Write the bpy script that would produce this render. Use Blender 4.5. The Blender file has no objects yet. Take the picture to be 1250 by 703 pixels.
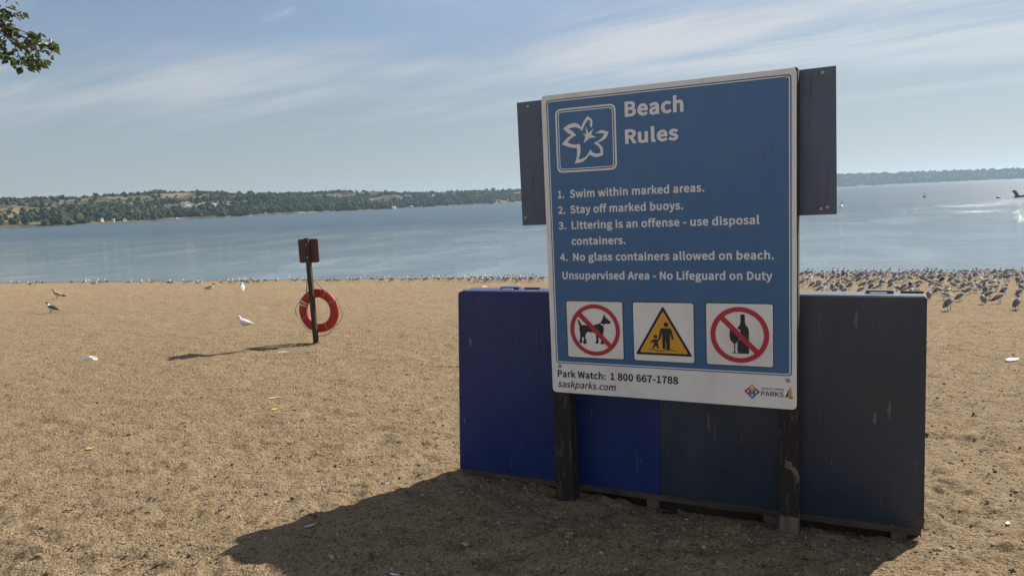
import bpy, bmesh, math, random
import numpy as np
from mathutils import Vector, Matrix, Euler
R_ = math.radians
random.seed(7); rng = np.random.default_rng(11)
S = bpy.context.scene
COL = S.collection

# ---------------------------------------------------------------- camera
FPX, PW, PH = 898.0, 1250.0, 703.0
CAM = Vector((0, 0, 1.65)); PITCH = math.atan(105.4 / FPX); ROLL = R_(2.645)
fw = Vector((0, math.cos(PITCH), -math.sin(PITCH))); up0 = Vector((0, math.sin(PITCH), math.cos(PITCH))); r0 = Vector((1, 0, 0))
cr = r0 * math.cos(ROLL) - up0 * math.sin(ROLL); cu = up0 * math.cos(ROLL) + r0 * math.sin(ROLL)
cd = bpy.data.cameras.new('camera'); cam = bpy.data.objects.new('camera', cd); COL.objects.link(cam)
M = Matrix((cr, cu, -fw)).transposed().to_4x4(); M.translation = CAM
cam.matrix_world = M
cd.sensor_width = 36.0; cd.lens = 36.0 * FPX / PW; cd.clip_start = 0.05; cd.clip_end = 20000
S.camera = cam

# ---------------------------------------------------------------- light and exposure
SUN_AZ, SUN_EL = R_(48.0), R_(35.0)          # azimuth clockwise from +Y
SKY_STRENGTH, SUN_STRENGTH, EXPOSURE = 0.06, 4.6, 0.82
SKY_KNEE = 3.7
sund = Vector((math.sin(SUN_AZ) * math.cos(SUN_EL), math.cos(SUN_AZ) * math.cos(SUN_EL), math.sin(SUN_EL)))
ld = bpy.data.lights.new('sun', 'SUN'); ld.energy = SUN_STRENGTH; ld.angle = R_(0.55); ld.color = (1.0, 0.93, 0.82)
lo = bpy.data.objects.new('sun', ld); COL.objects.link(lo); lo.rotation_euler = (-sund).to_track_quat('-Z', 'Y').to_euler()
lo.location = (20, 20, 30)
W = bpy.data.worlds.new('World'); S.world = W; W.use_nodes = True
S.view_settings.view_transform = 'Standard'; S.view_settings.look = 'None'
S.view_settings.gamma = 1; S.view_settings.use_curve_mapping = False; S.view_settings.exposure = EXPOSURE

class NT:
    """small helper round a node tree"""
    def __init__(s, nt): s.nt = nt; s.nt.nodes.clear()
    def n(s, t, **kw):
        nd = s.nt.nodes.new(t)
        ins = kw.pop('ins', {})
        for k, v in kw.items(): setattr(nd, k, v)
        for k, v in ins.items():
            if isinstance(v, bpy.types.NodeSocket): s.nt.links.new(v, nd.inputs[k])
            else: nd.inputs[k].default_value = v
        return nd
    def math(s, op, a, b=None, c=None, clamp=False):
        nd = s.nt.nodes.new('ShaderNodeMath'); nd.operation = op; nd.use_clamp = clamp
        for i, v in enumerate((a, b, c)):
            if v is None: continue
            if isinstance(v, bpy.types.NodeSocket): s.nt.links.new(v, nd.inputs[i])
            else: nd.inputs[i].default_value = v
        return nd.outputs[0]
    def mix(s, f, a, b):
        nd = s.nt.nodes.new('ShaderNodeMix'); nd.data_type = 'RGBA'
        for k, v in ((0, f), (6, a), (7, b)):
            if isinstance(v, bpy.types.NodeSocket): s.nt.links.new(v, nd.inputs[k])
            else: nd.inputs[k].default_value = v if k == 0 else (v[0], v[1], v[2], 1)
        return nd.outputs[2]
    def ramp(s, f, lo, hi):
        nd = s.nt.nodes.new('ShaderNodeMapRange'); nd.interpolation_type = 'SMOOTHSTEP'
        s.nt.links.new(f, nd.inputs[0]); nd.inputs[1].default_value = lo; nd.inputs[2].default_value = hi
        return nd.outputs[0]
    def noise(s, vec, scale, detail=4, rough=.55, dist=0.0):
        nd = s.nt.nodes.new('ShaderNodeTexNoise'); nd.inputs['Scale'].default_value = scale
        nd.inputs['Detail'].default_value = detail; nd.inputs['Roughness'].default_value = rough; nd.inputs['Distortion'].default_value = dist
        if vec is not None: s.nt.links.new(vec, nd.inputs['Vector'])
        return nd.outputs['Fac']
    def mapping(s, vec, scale=(1, 1, 1), loc=(0, 0, 0), rot=(0, 0, 0)):
        nd = s.nt.nodes.new('ShaderNodeMapping'); s.nt.links.new(vec, nd.inputs['Vector'])
        nd.inputs['Scale'].default_value = scale; nd.inputs['Location'].default_value = loc; nd.inputs['Rotation'].default_value = rot
        return nd.outputs[0]

def build_sky():
    t = NT(W.node_tree)
    sky = t.n('ShaderNodeTexSky', sky_type='NISHITA', sun_disc=False, sun_elevation=SUN_EL, sun_rotation=SUN_AZ,
              altitude=500.0, air_density=1.0, dust_density=0.4, ozone_density=2.5)
    tc = t.n('ShaderNodeTexCoord')
    sx = t.n('ShaderNodeSeparateXYZ', ins={0: tc.outputs['Generated']})
    zz = t.math('MAXIMUM', sx.outputs[2], 0.0)
    den = t.math('ADD', zz, 0.06)
    px = t.math('DIVIDE', sx.outputs[0], den); py = t.math('DIVIDE', sx.outputs[1], den)
    v = t.n('ShaderNodeCombineXYZ', ins={0: px, 1: py}).outputs[0]
    # streaky cirrus drawn out along one wind direction, broken up by a broad mask, thinning out towards the horizon
    def streak(ang, sc, loc, det, rough, dist):
        r = t.mapping(v, rot=(0, 0, R_(ang)))
        return t.noise(t.mapping(r, sc, loc), 1.0, det, rough, dist)
    a = streak(36, (.30, 1.25, 1), (3.1, 1.7, 0), 8, .60, .5)
    b = streak(30, (.35, .55, 1), (7.2, 4.4, 0), 3, .5, .3)
    c = streak(30, (.75, 3.4, 1), (1.0, 8.7, 0), 7, .62, .4)
    m = t.math('MULTIPLY', t.ramp(a, .36, .64), t.ramp(b, .30, .56))
    m2 = t.math('MULTIPLY', t.math('MULTIPLY', t.ramp(c, .55, .74), t.ramp(b, .62, .40)), .75)
    cl = t.math('MULTIPLY', t.math('MAXIMUM', m, m2), t.ramp(zz, .07, .20))
    cl = t.math('MULTIPLY_ADD', cl, 0.85, .10)
    veil = t.math('MULTIPLY', t.ramp(zz, .34, 0.0), .8)
    # unseen broken cloud added behind the camera as fill light on the sign front
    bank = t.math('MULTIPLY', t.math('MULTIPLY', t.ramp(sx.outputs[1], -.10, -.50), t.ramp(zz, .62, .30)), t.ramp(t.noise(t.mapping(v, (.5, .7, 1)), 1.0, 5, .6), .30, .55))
    lum = t.n('ShaderNodeRGBToBW', ins={0: sky.outputs[0]}).outputs[0]
    over = t.math('MAXIMUM', t.math('SUBTRACT', lum, SKY_KNEE), 0.0)           # sky brightness above the knee is compressed, dimming the glow towards the sun
    keep = t.math('DIVIDE', t.math('MULTIPLY_ADD', over, .45, t.math('MINIMUM', lum, SKY_KNEE)), t.math('MAXIMUM', lum, .001))
    base = t.n('ShaderNodeVectorMath', operation='SCALE', ins={0: sky.outputs[0], 'Scale': keep}).outputs[0]
    lum = t.n('ShaderNodeRGBToBW', ins={0: base}).outputs[0]
    cc = t.n('ShaderNodeVectorMath', operation='SCALE', ins={0: (.98, 1.01, 1.05), 'Scale': t.math('MULTIPLY_ADD', lum, 0.75, 3.0)}).outputs[0]
    vc = t.n('ShaderNodeVectorMath', operation='SCALE', ins={0: (.90, 1.0, 1.06), 'Scale': t.math('MULTIPLY_ADD', lum, 0.50, 1.4)}).outputs[0]
    col = t.mix(cl, t.mix(veil, base, vc), cc)
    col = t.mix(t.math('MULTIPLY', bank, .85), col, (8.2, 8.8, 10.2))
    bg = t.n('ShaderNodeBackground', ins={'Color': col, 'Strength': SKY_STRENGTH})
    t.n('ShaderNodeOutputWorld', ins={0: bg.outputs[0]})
build_sky()

# ---------------------------------------------------------------- helpers
def ray(x, y): return cr * ((x - 625) / FPX) - cu * ((y - 351.5) / FPX) + fw

def hash2(ix, iy, seed):
    h = (ix.astype(np.int64) * 374761393 + iy.astype(np.int64) * 668265263 + seed * 1442695041) & 0xffffffff
    h = ((h ^ (h >> 13)) * 1274126177) & 0xffffffff
    return ((h ^ (h >> 16)) & 0xffff) / 65535.0
def vnoise(x, y, seed=0):
    x = np.asarray(x, float); y = np.asarray(y, float)
    ix = np.floor(x); iy = np.floor(y); fx = x - ix; fy = y - iy
    fx = fx * fx * fx * (fx * (fx * 6 - 15) + 10); fy = fy * fy * fy * (fy * (fy * 6 - 15) + 10)
    a = hash2(ix, iy, seed); b = hash2(ix + 1, iy, seed); c = hash2(ix, iy + 1, seed); d = hash2(ix + 1, iy + 1, seed)
    return (a * (1 - fx) + b * fx) * (1 - fy) + (c * (1 - fx) + d * fx) * fy - .5
def fbm(x, y, oct=4, seed=0, gain=.5):
    s = 0; amp = 1.0
    for o in range(oct):
        s = s + amp * vnoise(x * 2 ** o + 17.3 * o, y * 2 ** o - 9.1 * o, seed + o); amp *= gain
    return s
def sstep(a, b, x):
    t = np.clip((x - a) / (b - a), 0, 1); return t * t * (3 - 2 * t)

def mesh_obj(name, verts, faces, mats, midx=None, parent=None, smooth=False, loc=None):
    me = bpy.data.meshes.new(name); me.from_pydata([tuple(v) for v in verts], [], [tuple(f) for f in faces])
    for m in (mats if isinstance(mats, (list, tuple)) else [mats]): me.materials.append(m)
    if midx is not None: me.polygons.foreach_set('material_index', list(midx))
    if smooth: me.polygons.foreach_set('use_smooth', [True] * len(me.polygons))
    me.update()
    o = bpy.data.objects.new(name, me); COL.objects.link(o)
    if parent: o.parent = parent
    if loc is not None: o.location = loc
    return o
def grid_faces(nr, nc, wrap=False):
    r, c = np.meshgrid(np.arange(nr - 1), np.arange(nc if wrap else nc - 1), indexing='ij')
    c2 = (c + 1) % nc
    return np.stack([r * nc + c, r * nc + c2, (r + 1) * nc + c2, (r + 1) * nc + c], -1).reshape(-1, 4)
def np_mesh(name, V, F, mats, midx=None, parent=None, smooth=False):
    me = bpy.data.meshes.new(name); F = np.asarray(F, np.int32); V = np.asarray(V, np.float32)
    k = F.shape[1]
    me.vertices.add(len(V)); me.vertices.foreach_set('co', V.ravel())
    me.loops.add(F.size); me.loops.foreach_set('vertex_index', F.ravel())
    me.polygons.add(len(F)); me.polygons.foreach_set('loop_start', np.arange(0, F.size, k, dtype=np.int32))
    me.polygons.foreach_set('loop_total', np.full(len(F), k, np.int32))
    for m in (mats if isinstance(mats, (list, tuple)) else [mats]): me.materials.append(m)
    if midx is not None: me.polygons.foreach_set('material_index', np.asarray(midx, np.int32))
    me.polygons.foreach_set('use_smooth', np.full(len(F), smooth))
    me.update(calc_edges=True); me.validate()
    o = bpy.data.objects.new(name, me); COL.objects.link(o)
    if parent: o.parent = parent
    return o
def tag(o, label, cat, group=None):
    o['label'] = label; o['category'] = cat
    if group: o['group'] = group
    return o
def struct(o): o['kind'] = 'structure'; return o
def stuff(o, label=None, cat=None):
    o['kind'] = 'stuff'
    if label: o['label'] = label
    if cat: o['category'] = cat
    return o
def empty(name, loc, rz=0.0, label=None, cat=None, group=None):
    o = bpy.data.objects.new(name, None); COL.objects.link(o); o.location = loc; o.rotation_euler = (0, 0, rz); o.empty_display_size = .2
    if label: tag(o, label, cat, group)
    return o
class MB:
    """collects shapes into one mesh"""
    def __init__(s): s.v = []; s.f = []; s.m = []
    def add(s, vs, fs, mi=0):
        b = len(s.v); s.v += [tuple(v) for v in vs]; s.f += [tuple(i + b for i in f) for f in fs]; s.m += [mi] * len(fs)
    def box(s, x0, x1, y0, y1, z0, z1, mi=0):
        vs = [(x, y, z) for z in (z0, z1) for x, y in ((x0, y0), (x1, y0), (x1, y1), (x0, y1))]
        s.add(vs, [(3, 2, 1, 0), (4, 5, 6, 7), (0, 1, 5, 4), (1, 2, 6, 5), (2, 3, 7, 6), (3, 0, 4, 7)], mi)
    def prism(s, pts, y0, y1, mi=0):
        """outline in x,z (counter-clockwise seen from -Y), from y0 (front) to y1"""
        n = len(pts); vs = [(x, y0, z) for x, z in pts] + [(x, y1, z) for x, z in pts]
        s.add(vs, [tuple(range(n)), tuple(range(2 * n - 1, n - 1, -1))] + [(i, i + n, (i + 1) % n + n, (i + 1) % n) for i in range(n)], mi)
    def flat(s, pts, y, mi=0): s.add([(x, y, z) for x, z in pts], [tuple(range(len(pts)))], mi)
    def band(s, outer, inner, y, mi=0):
        n = len(outer); s.add([(x, y, z) for x, z in outer] + [(x, y, z) for x, z in inner], [(i, (i + 1) % n, (i + 1) % n + n, i + n) for i in range(n)], mi)
    def tube(s, path, rad, seg=8, mi=0, cap=True):
        path = [Vector(p) for p in path]; n = len(path); rings = []
        rads = rad if isinstance(rad, (list, tuple)) else [rad] * n
        prev = None
        for i, p in enumerate(path):
            t = (path[min(i + 1, n - 1)] - path[max(i - 1, 0)]).normalized()
            if prev is None:
                a = Vector((0, 0, 1)) if abs(t.z) < .9 else Vector((1, 0, 0)); prev = t.cross(a).normalized()
            u = (prev - t * prev.dot(t)).normalized(); w = t.cross(u); prev = u
            rings.append([p + (u * math.cos(k * 2 * math.pi / seg) + w * math.sin(k * 2 * math.pi / seg)) * rads[i] for k in range(seg)])
        vs = [q for r in rings for q in r]
        fs = [(i * seg + k, i * seg + (k + 1) % seg, (i + 1) * seg + (k + 1) % seg, (i + 1) * seg + k) for i in range(n - 1) for k in range(seg)]
        if cap: fs += [tuple(range(seg - 1, -1, -1)), tuple((n - 1) * seg + k for k in range(seg))]
        s.add(vs, fs, mi)
    def build(s, name, mats, parent=None, smooth=False, bevel=0.0):
        o = mesh_obj(name, s.v, s.f, mats, s.m, parent, smooth)
        if bevel:
            b = o.modifiers.new('bevel', 'BEVEL'); b.width = bevel; b.segments = 2; b.limit_method = 'ANGLE'
        return o
def rrect(x0, z0, x1, z1, r, k=6):
    pts = []
    for cx, cz, a0 in ((x1 - r, z0 + r, -90), (x1 - r, z1 - r, 0), (x0 + r, z1 - r, 90), (x0 + r, z0 + r, 180)):
        for i in range(k + 1):
            a = R_(a0 + 90 * i / k); pts.append((cx + r * math.cos(a), cz + r * math.sin(a)))
    return pts

# ---------------------------------------------------------------- materials
def mat(name, color, rough=.6, spec=.5, fn=None, metallic=0.0):
    m = bpy.data.materials.new(name); m.use_nodes = True; t = NT(m.node_tree)
    bs = t.n('ShaderNodeBsdfPrincipled', ins={'Roughness': rough, 'Specular IOR Level': spec, 'Metallic': metallic})
    bs.inputs['Base Color'].default_value = (*color, 1)
    out = t.n('ShaderNodeOutputMaterial', ins={0: bs.outputs[0]})
    if fn: fn(t, bs, out)
    return m
def worn(c2, scale=6.0, amt=.5, stretch=(1, 1, 1), bump=0.15, bscale=60, lo=.45, hi=.7):
    def fn(t, bs, out):
        tc = t.n('ShaderNodeTexCoord').outputs['Object']
        base = tuple(bs.inputs['Base Color'].default_value)[:3]
        f = t.noise(t.mapping(tc, stretch), scale, 7, .65, .3)
        t.nt.links.new(t.mix(t.math('MULTIPLY', t.ramp(f, lo, hi), amt), base, c2), bs.inputs['Base Color'])
        b = t.n('ShaderNodeBump', ins={'Height': t.noise(t.mapping(tc, stretch), bscale, 5), 'Strength': bump, 'Distance': .004})
        t.nt.links.new(b.outputs[0], bs.inputs['Normal'])
        t.nt.links.new(t.math('MULTIPLY_ADD', t.noise(tc, scale * 2.3, 4), .3, bs.inputs['Roughness'].default_value - .15), bs.inputs['Roughness'])
    return fn
m_white = mat('sign_white', (.72, .69, .64), .45, .4, worn((.52, .49, .43), 3.0, .5, bump=.03))
m_blue = mat('sign_blue', (.024, .105, .235), .32, .6, worn((.036, .13, .265), 2.2, .6, (1, 1, .25), bump=.03))
m_letter = mat('letter_white', (.70, .68, .65), .5)
m_black = mat('print_black', (.012, .012, .014), .5)
m_red = mat('print_red', (.40, .018, .035), .5)
m_yellow = mat('print_yellow', (.62, .30, .02), .5)
m_lred, m_lorange, m_lblue, m_lgrey, m_green = (mat('logo_red', (.28, .02, .03)), mat('logo_orange', (.55, .28, .02)), mat('logo_blue', (.03, .12, .26)), mat('logo_slate', (.07, .11, .13)), mat('logo_green', (.03, .12, .05)))
m_post = mat('post_paint', (.022, .0165, .0145), .75, .3, worn((.085, .070, .058), 22, .75, (2, 2, .35), .4, 70, .52, .66))
m_rawwood = mat('raw_wood', (.16, .125, .095), .85, .2, worn((.07, .055, .043), 8, .8, (4, 4, .5), .5, 60))
m_rail = mat('rail_wood', (.085, .066, .050), .85, .2, worn((.035, .027, .021), 8, .8, (.5, 4, 4), .5, 60))
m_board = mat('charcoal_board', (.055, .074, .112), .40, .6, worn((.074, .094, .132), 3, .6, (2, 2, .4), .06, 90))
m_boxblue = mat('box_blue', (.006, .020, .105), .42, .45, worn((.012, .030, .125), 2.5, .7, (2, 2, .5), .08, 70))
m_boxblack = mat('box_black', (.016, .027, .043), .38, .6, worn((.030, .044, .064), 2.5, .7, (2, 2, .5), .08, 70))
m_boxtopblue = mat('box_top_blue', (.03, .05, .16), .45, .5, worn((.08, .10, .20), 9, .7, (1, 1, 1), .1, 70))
m_dropping = mat('dried_dropping', (.12, .12, .118), .9, .1)
m_scuff = mat('scuff_grey', (.22, .23, .25), .7)
m_screw = mat('screw_metal', (.30, .29, .27), .45, .5, metallic=.7)
m_orange = mat('life_ring_orange', (.36, .026, .019), .6, .35, worn((.25, .04, .03), 6, .6, bump=.1, bscale=80))
m_tape = mat('reflective_tape', (.50, .47, .43), .6)
m_rope = mat('rope', (.34, .27, .19), .9, .1)
m_plate = mat('rusty_plate', (.085, .034, .027), .6, .4, worn((.05, .022, .02), 12, .8, bump=.1))
m_oldpost = mat('old_post', (.050, .034, .027), .8, .2, worn((.10, .072, .055), 8, .8, (4, 4, .4), .5, 60))

def m_sand_fn(t, bs, out):
    g = t.n('ShaderNodeNewGeometry'); p = g.outputs['Position']
    big = t.noise(p, .35, 4, .55); mid = t.noise(p, 6.0, 5, .65); fine = t.noise(p, 90.0, 3, .6); clod = t.noise(p, 30.0, 4, .65); grit = t.noise(p, 320.0, 2, .5)
    c = t.mix(t.ramp(mid, .3, .7), (.292, .203, .112), (.440, .326, .196))
    c = t.mix(t.math('MULTIPLY', t.ramp(big, .35, .7), .35), c, (.30, .22, .13))
    c = t.mix(t.math('MULTIPLY', t.ramp(fine, .50, .62), .7), c, (.50, .39, .265))
    c = t.mix(t.math('MULTIPLY', t.ramp(clod, .47, .33), .75), c, (.10, .066, .038))
    c = t.mix(t.math('MULTIPLY', t.ramp(fine, .46, .34), .55), c, (.085, .054, .034))
    vor = t.n('ShaderNodeTexVoronoi', ins={'Vector': p, 'Scale': 70.0, 'Randomness': 1.0})
    cs = t.n('ShaderNodeSeparateColor', ins={0: vor.outputs['Color']})
    sp = t.math('MULTIPLY', t.ramp(vor.outputs['Distance'], .42, .30), t.math('GREATER_THAN', cs.outputs[0], .91))
    c = t.mix(t.math('MULTIPLY', sp, .8), c, (.48, .42, .34))
    sp2 = t.math('MULTIPLY', t.ramp(vor.outputs['Distance'], .45, .30), t.math('LESS_THAN', cs.outputs[0], .045))
    c = t.mix(t.math('MULTIPLY', sp2, .8), c, (.045, .03, .022))
    # wet strip along the water line
    sx = t.n('ShaderNodeSeparateXYZ', ins={0: p})
    s = t.math('ADD', t.math('MULTIPLY', sx.outputs[0], .327), t.math('MULTIPLY', sx.outputs[1], .945))
    s = t.math('ADD', s, t.math('MULTIPLY', t.noise(p, .8, 3), .8))
    wet = t.ramp(s, 27.6, 28.1)
    c = t.mix(t.math('MULTIPLY', wet, .55), c, (.075, .055, .04))
    t.nt.links.new(c, bs.inputs['Base Color'])
    hgt = t.math('ADD', t.math('MULTIPLY_ADD', clod, 1.6, t.math('MULTIPLY', mid, 1.6)), t.math('ADD', t.math('MULTIPLY', fine, .8), t.math('MULTIPLY', grit, .3)))
    hgt = t.math('ADD', hgt, t.math('MULTIPLY', sp, .3))
    b = t.n('ShaderNodeBump', ins={'Height': hgt, 'Strength': 1.0, 'Distance': .036})
    t.nt.links.new(b.outputs[0], bs.inputs['Normal'])
m_sand = mat('beach_sand', (.25, .18, .12), .95, .1, m_sand_fn)

def m_water_fn(t, bs, out):
    p = t.n('ShaderNodeNewGeometry').outputs['Position']
    sx = t.n('ShaderNodeSeparateXYZ', ins={0: p})
    s = t.math('ADD', t.math('MULTIPLY', sx.outputs[0], .327), t.math('MULTIPLY', sx.outputs[1], .945))
    rot = t.mapping(p, rot=(0, 0, R_(19)))
    w1 = t.noise(t.mapping(rot, (.5, 1.5, 1)), 1.1, 5, .6, .3)
    w3 = t.noise(t.mapping(rot, (.8, .8, 1)), 3.2, 3, .6)
    w2 = t.noise(t.mapping(rot, (.5, 1.2, 1)), .16, 4, .6, .3)
    patch = t.ramp(t.noise(t.mapping(rot, (.25, 1, 1)), .016, 4, .6), .36, .66)
    patch2 = t.ramp(t.noise(t.mapping(rot, (1, .45, 1)), .16, 7, .70, .3), .36, .60)
    off = t.ramp(s, 29, 105)
    far = t.ramp(s, 50, 130)
    h = t.math('ADD', t.math('MULTIPLY_ADD', w3, .55, w1), t.math('MULTIPLY', w2, 1.6))
    stg = t.math('MULTIPLY', t.math('MULTIPLY_ADD', off, .6, .4), t.math('MULTIPLY_ADD', patch2, .80, t.math('MULTIPLY_ADD', patch, .25, .12)))
    stg = t.math('MULTIPLY', stg, t.math('MULTIPLY_ADD', t.ramp(s, 70, 150), -.5, 1.0))
    b = t.n('ShaderNodeBump', ins={'Height': h, 'Strength': stg, 'Distance': .30})
    t.nt.links.new(b.outputs[0], bs.inputs['Normal'])
    t.nt.links.new(t.math('MULTIPLY_ADD', far, .17, .08), bs.inputs['Roughness'])
    c = t.mix(off, (.150, .200, .225), (.016, .046, .070))
    t.nt.links.new(c, bs.inputs['Base Color'])
m_water = mat('lake_water', (.02, .04, .05), .1, .5, m_water_fn)
m_water.node_tree.nodes['Principled BSDF'].inputs['IOR'].default_value = 1.333

def m_hill_fn(t, bs, out):
    p = t.n('ShaderNodeNewGeometry').outputs['Position']
    a = t.noise(t.mapping(p, (1, 1, 1)), .006, 5, .6, .4); b = t.noise(p, .03, 6, .65); c_ = t.noise(p, .2, 4, .6)
    c = t.mix(t.ramp(a, .38, .6), (.115, .098, .056), (.22, .178, .108))
    c = t.mix(t.math('MULTIPLY', t.ramp(b, .42, .56), .85), c, (.040, .048, .024))
    c = t.mix(t.math('MULTIPLY', t.ramp(c_, .5, .7), .4), c, (.07, .06, .036))
    t.nt.links.new(c, bs.inputs['Base Color'])
m_hill = mat('hill_grass', (.15, .12, .07), .95, .05, m_hill_fn)
def m_fol_fn(t, bs, out):
    p = t.n('ShaderNodeNewGeometry').outputs['Position']
    a = t.noise(p, .05, 3, .6); b = t.noise(p, .6, 3, .6)
    c = t.mix(t.ramp(a, .35, .65), (.024, .037, .022), (.048, .062, .032))
    c = t.mix(t.math('MULTIPLY', t.ramp(b, .45, .7), .6), c, (.072, .082, .042))
    t.nt.links.new(c, bs.inputs['Base Color'])
m_farfol = mat('far_foliage', (.04, .055, .025), .9, .05, m_fol_fn)
m_houses = [mat('house_wall_white', (.75, .74, .70), .7), mat('house_wall_tan', (.42, .36, .28), .8), mat('house_wall_grey', (.36, .37, .38), .8)]
m_roofs = [mat('roof_grey', (.16, .16, .17), .8), mat('roof_pale', (.50, .50, .49), .6), mat('roof_brown', (.14, .09, .06), .8)]
m_window = mat('window_dark', (.03, .035, .04), .2)

# ---------------------------------------------------------------- terrain functions
NX, NY = .327, .945
KSL, S0, WATER_Z = .057, 3.3, -1.42
A0 = R_(-25.75); UX, UY = math.cos(A0), math.sin(A0); VX, VY = -math.sin(A0), math.cos(A0)
P0 = Vector((0.77588, 3.71404, 0.0))
DIM = []
def _dimples():
    r = np.random.default_rng(5)
    for i in range(900):
        th = r.uniform(-.72, .72); d = 2.6 * (26 / 2.6) ** (r.random() ** .75)
        DIM.append((d * math.sin(th), d * math.cos(th), r.uniform(.07, .17), r.uniform(.04, .075), r.uniform(0, math.pi), r.uniform(.006, .015) if r.random() < .65 else r.uniform(.014, .021)))
_dimples()
def beach_z(x, y, detail=True):
    x = np.asarray(x, float); y = np.asarray(y, float)
    s = NX * x + NY * y
    z = -KSL * np.where(s > S0, s - S0, 0.0) * 1.0
    u = (x - P0.x) * UX + (y - P0.y) * UY; n = (x - P0.x) * VX + (y - P0.y) * VY
    z = z - .095 * np.exp(-((u - .36) / 1.0) ** 4) * np.exp(-((n - .40) / .26) ** 2)
    if detail:
        near = np.clip(1.5 - np.hypot(x, y) / 60, .25, 1)
        z = z + (0.040 * fbm(x * .8, y * .8, 3, 3) + .022 * fbm(x * 4, y * 4, 3, 9) + .014 * fbm(x * 17, y * 17, 3, 21)) * near
    return z
def bz(x, y): return float(beach_z(np.array([x]), np.array([y]))[0])
def on_beach(px, py):
    d = ray(px, py); lo, hi = .5, 80.0
    for _ in range(50):
        m = (lo + hi) / 2; p = CAM + d * m
        if p.z > float(beach_z(np.array([p.x]), np.array([p.y]), False)[0]): lo = m
        else: hi = m
    p = CAM + d * lo; p.z = bz(p.x, p.y)
    return p
def on_water(px, py):
    d = ray(px, py); t = (WATER_Z - CAM.z) / d.z; return CAM + d * t

# ---------------------------------------------------------------- beach
def build_beach():
    radii = list(np.geomspace(.25, 2.3, 24)[:-1]) + list(np.geomspace(2.3, 11, 430)[:-1]) + list(np.geomspace(11, 46, 240)[:-1]) + list(np.geomspace(46, 400, 14))
    radii = np.array(radii)
    th = np.concatenate([np.linspace(-math.pi, -.80, 40)[:-1], np.linspace(-.80, .80, 430), np.linspace(.80, math.pi, 40)[1:-1]])
    rr, tt = np.meshgrid(radii, th, indexing='ij')
    x = rr * np.sin(tt); y = rr * np.cos(tt)
    z = beach_z(x, y)
    for (dx, dy, a, b, ang, dep) in DIM:
        i0, i1 = np.searchsorted(radii, [math.hypot(dx, dy) - .4, math.hypot(dx, dy) + .4])
        X = x[i0:i1] - dx; Y = y[i0:i1] - dy
        c, s = math.cos(ang), math.sin(ang); q = ((X * c + Y * s) / a) ** 2 + ((-X * s + Y * c) / b) ** 2
        z[i0:i1] += -dep * np.exp(-q) + dep * .45 * np.exp(-(np.sqrt(q) - 1.5) ** 2 * 4)
    z = np.maximum(z, -6)
    V = np.stack([x, y, z], -1).reshape(-1, 3)
    F = grid_faces(len(radii), len(th), wrap=True)[:, ::-1]
    nc = len(th); c = len(V)
    V = np.vstack([V, [[0, 0, float(beach_z(0., 0.))]]])
    o = np_mesh('beach', V, F, m_sand, smooth=True)
    bm = bmesh.new(); bm.from_mesh(o.data); bm.verts.ensure_lookup_table()
    for k in range(nc):
        bm.faces.new((bm.verts[c], bm.verts[(k + 1) % nc], bm.verts[k])).smooth = True
    bmesh.ops.recalc_face_normals(bm, faces=bm.faces); bm.to_mesh(o.data); bm.free()
    struct(o)
build_beach()

# water: one sheet from under the beach edge out past the far shore
rad = np.geomspace(14, 7500, 40); th = np.linspace(-1.9, 1.9, 80)
rr, tt = np.meshgrid(rad, th, indexing='ij')
V = np.stack([rr * np.sin(tt), rr * np.cos(tt), np.full_like(rr, WATER_Z)], -1).reshape(-1, 3)
struct(np_mesh('lake', V, grid_faces(len(rad), len(th))[:, ::-1], m_water, smooth=True))

# ---------------------------------------------------------------- far shore
def shore_d(t):   # t azimuth in degrees
    return np.interp(t, [-110, -60, -35, -17, 0, 6, 12, 20, 35, 60, 110], [500, 560, 720, 1000, 1500, 2000, 2700, 3350, 3500, 3000, 2500])
def plateau(t): return np.interp(t, [-110, -35, -20, 0, 8, 16, 24, 36, 110], [31, 33, 35, 30, 36, 48, 50, 30, 30])
def hill_h(t, r):
    t = np.asarray(t, float); r = np.asarray(r, float)
    d = shore_d(t); w = np.interp(t, [-35, 0, 20], [430, 420, 320])
    d = d + 26 * fbm(t * .55, t * 0 + 3.3, 4, 77)
    k = (r - d) / w
    P = plateau(t); ax = t * .0175 * d
    base = P * (.07 * sstep(0, .03, k) + .93 * sstep(.02, 1.0, k) ** .85)
    und = fbm(ax / 190, r / 150, 4, 31) * 13 * sstep(.05, .4, k) * (1 - .75 * sstep(.7, 1.1, k))
    return np.where(k < 0, np.maximum(k * w * .05, -8.0), base + und + 2.0 * fbm(ax / 120, r / 300, 3, 12) * sstep(.2, 1, k))
def build_hills():
    tt = np.concatenate([np.linspace(-105, -41, 120)[:-1], np.linspace(-41, 41, 720), np.linspace(41, 105, 120)[1:]])
    kk = np.concatenate([np.linspace(-60, 0, 6)[:-1], np.linspace(0, 60, 16)[:-1], np.linspace(60, 520, 46)[:-1], np.linspace(520, 900, 8)[:-1], np.geomspace(900, 3500, 6)])
    K, T = np.meshgrid(kk, tt, indexing='ij')
    Rr = shore_d(T) + K
    h = hill_h(T, Rr) + WATER_Z
    a = np.radians(T)
    V = np.stack([Rr * np.sin(a), Rr * np.cos(a), h], -1).reshape(-1, 3)
    struct(np_mesh('hills', V, grid_faces(len(kk), len(tt))[:, ::-1], m_hill, smooth=True))
build_hills()
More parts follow.
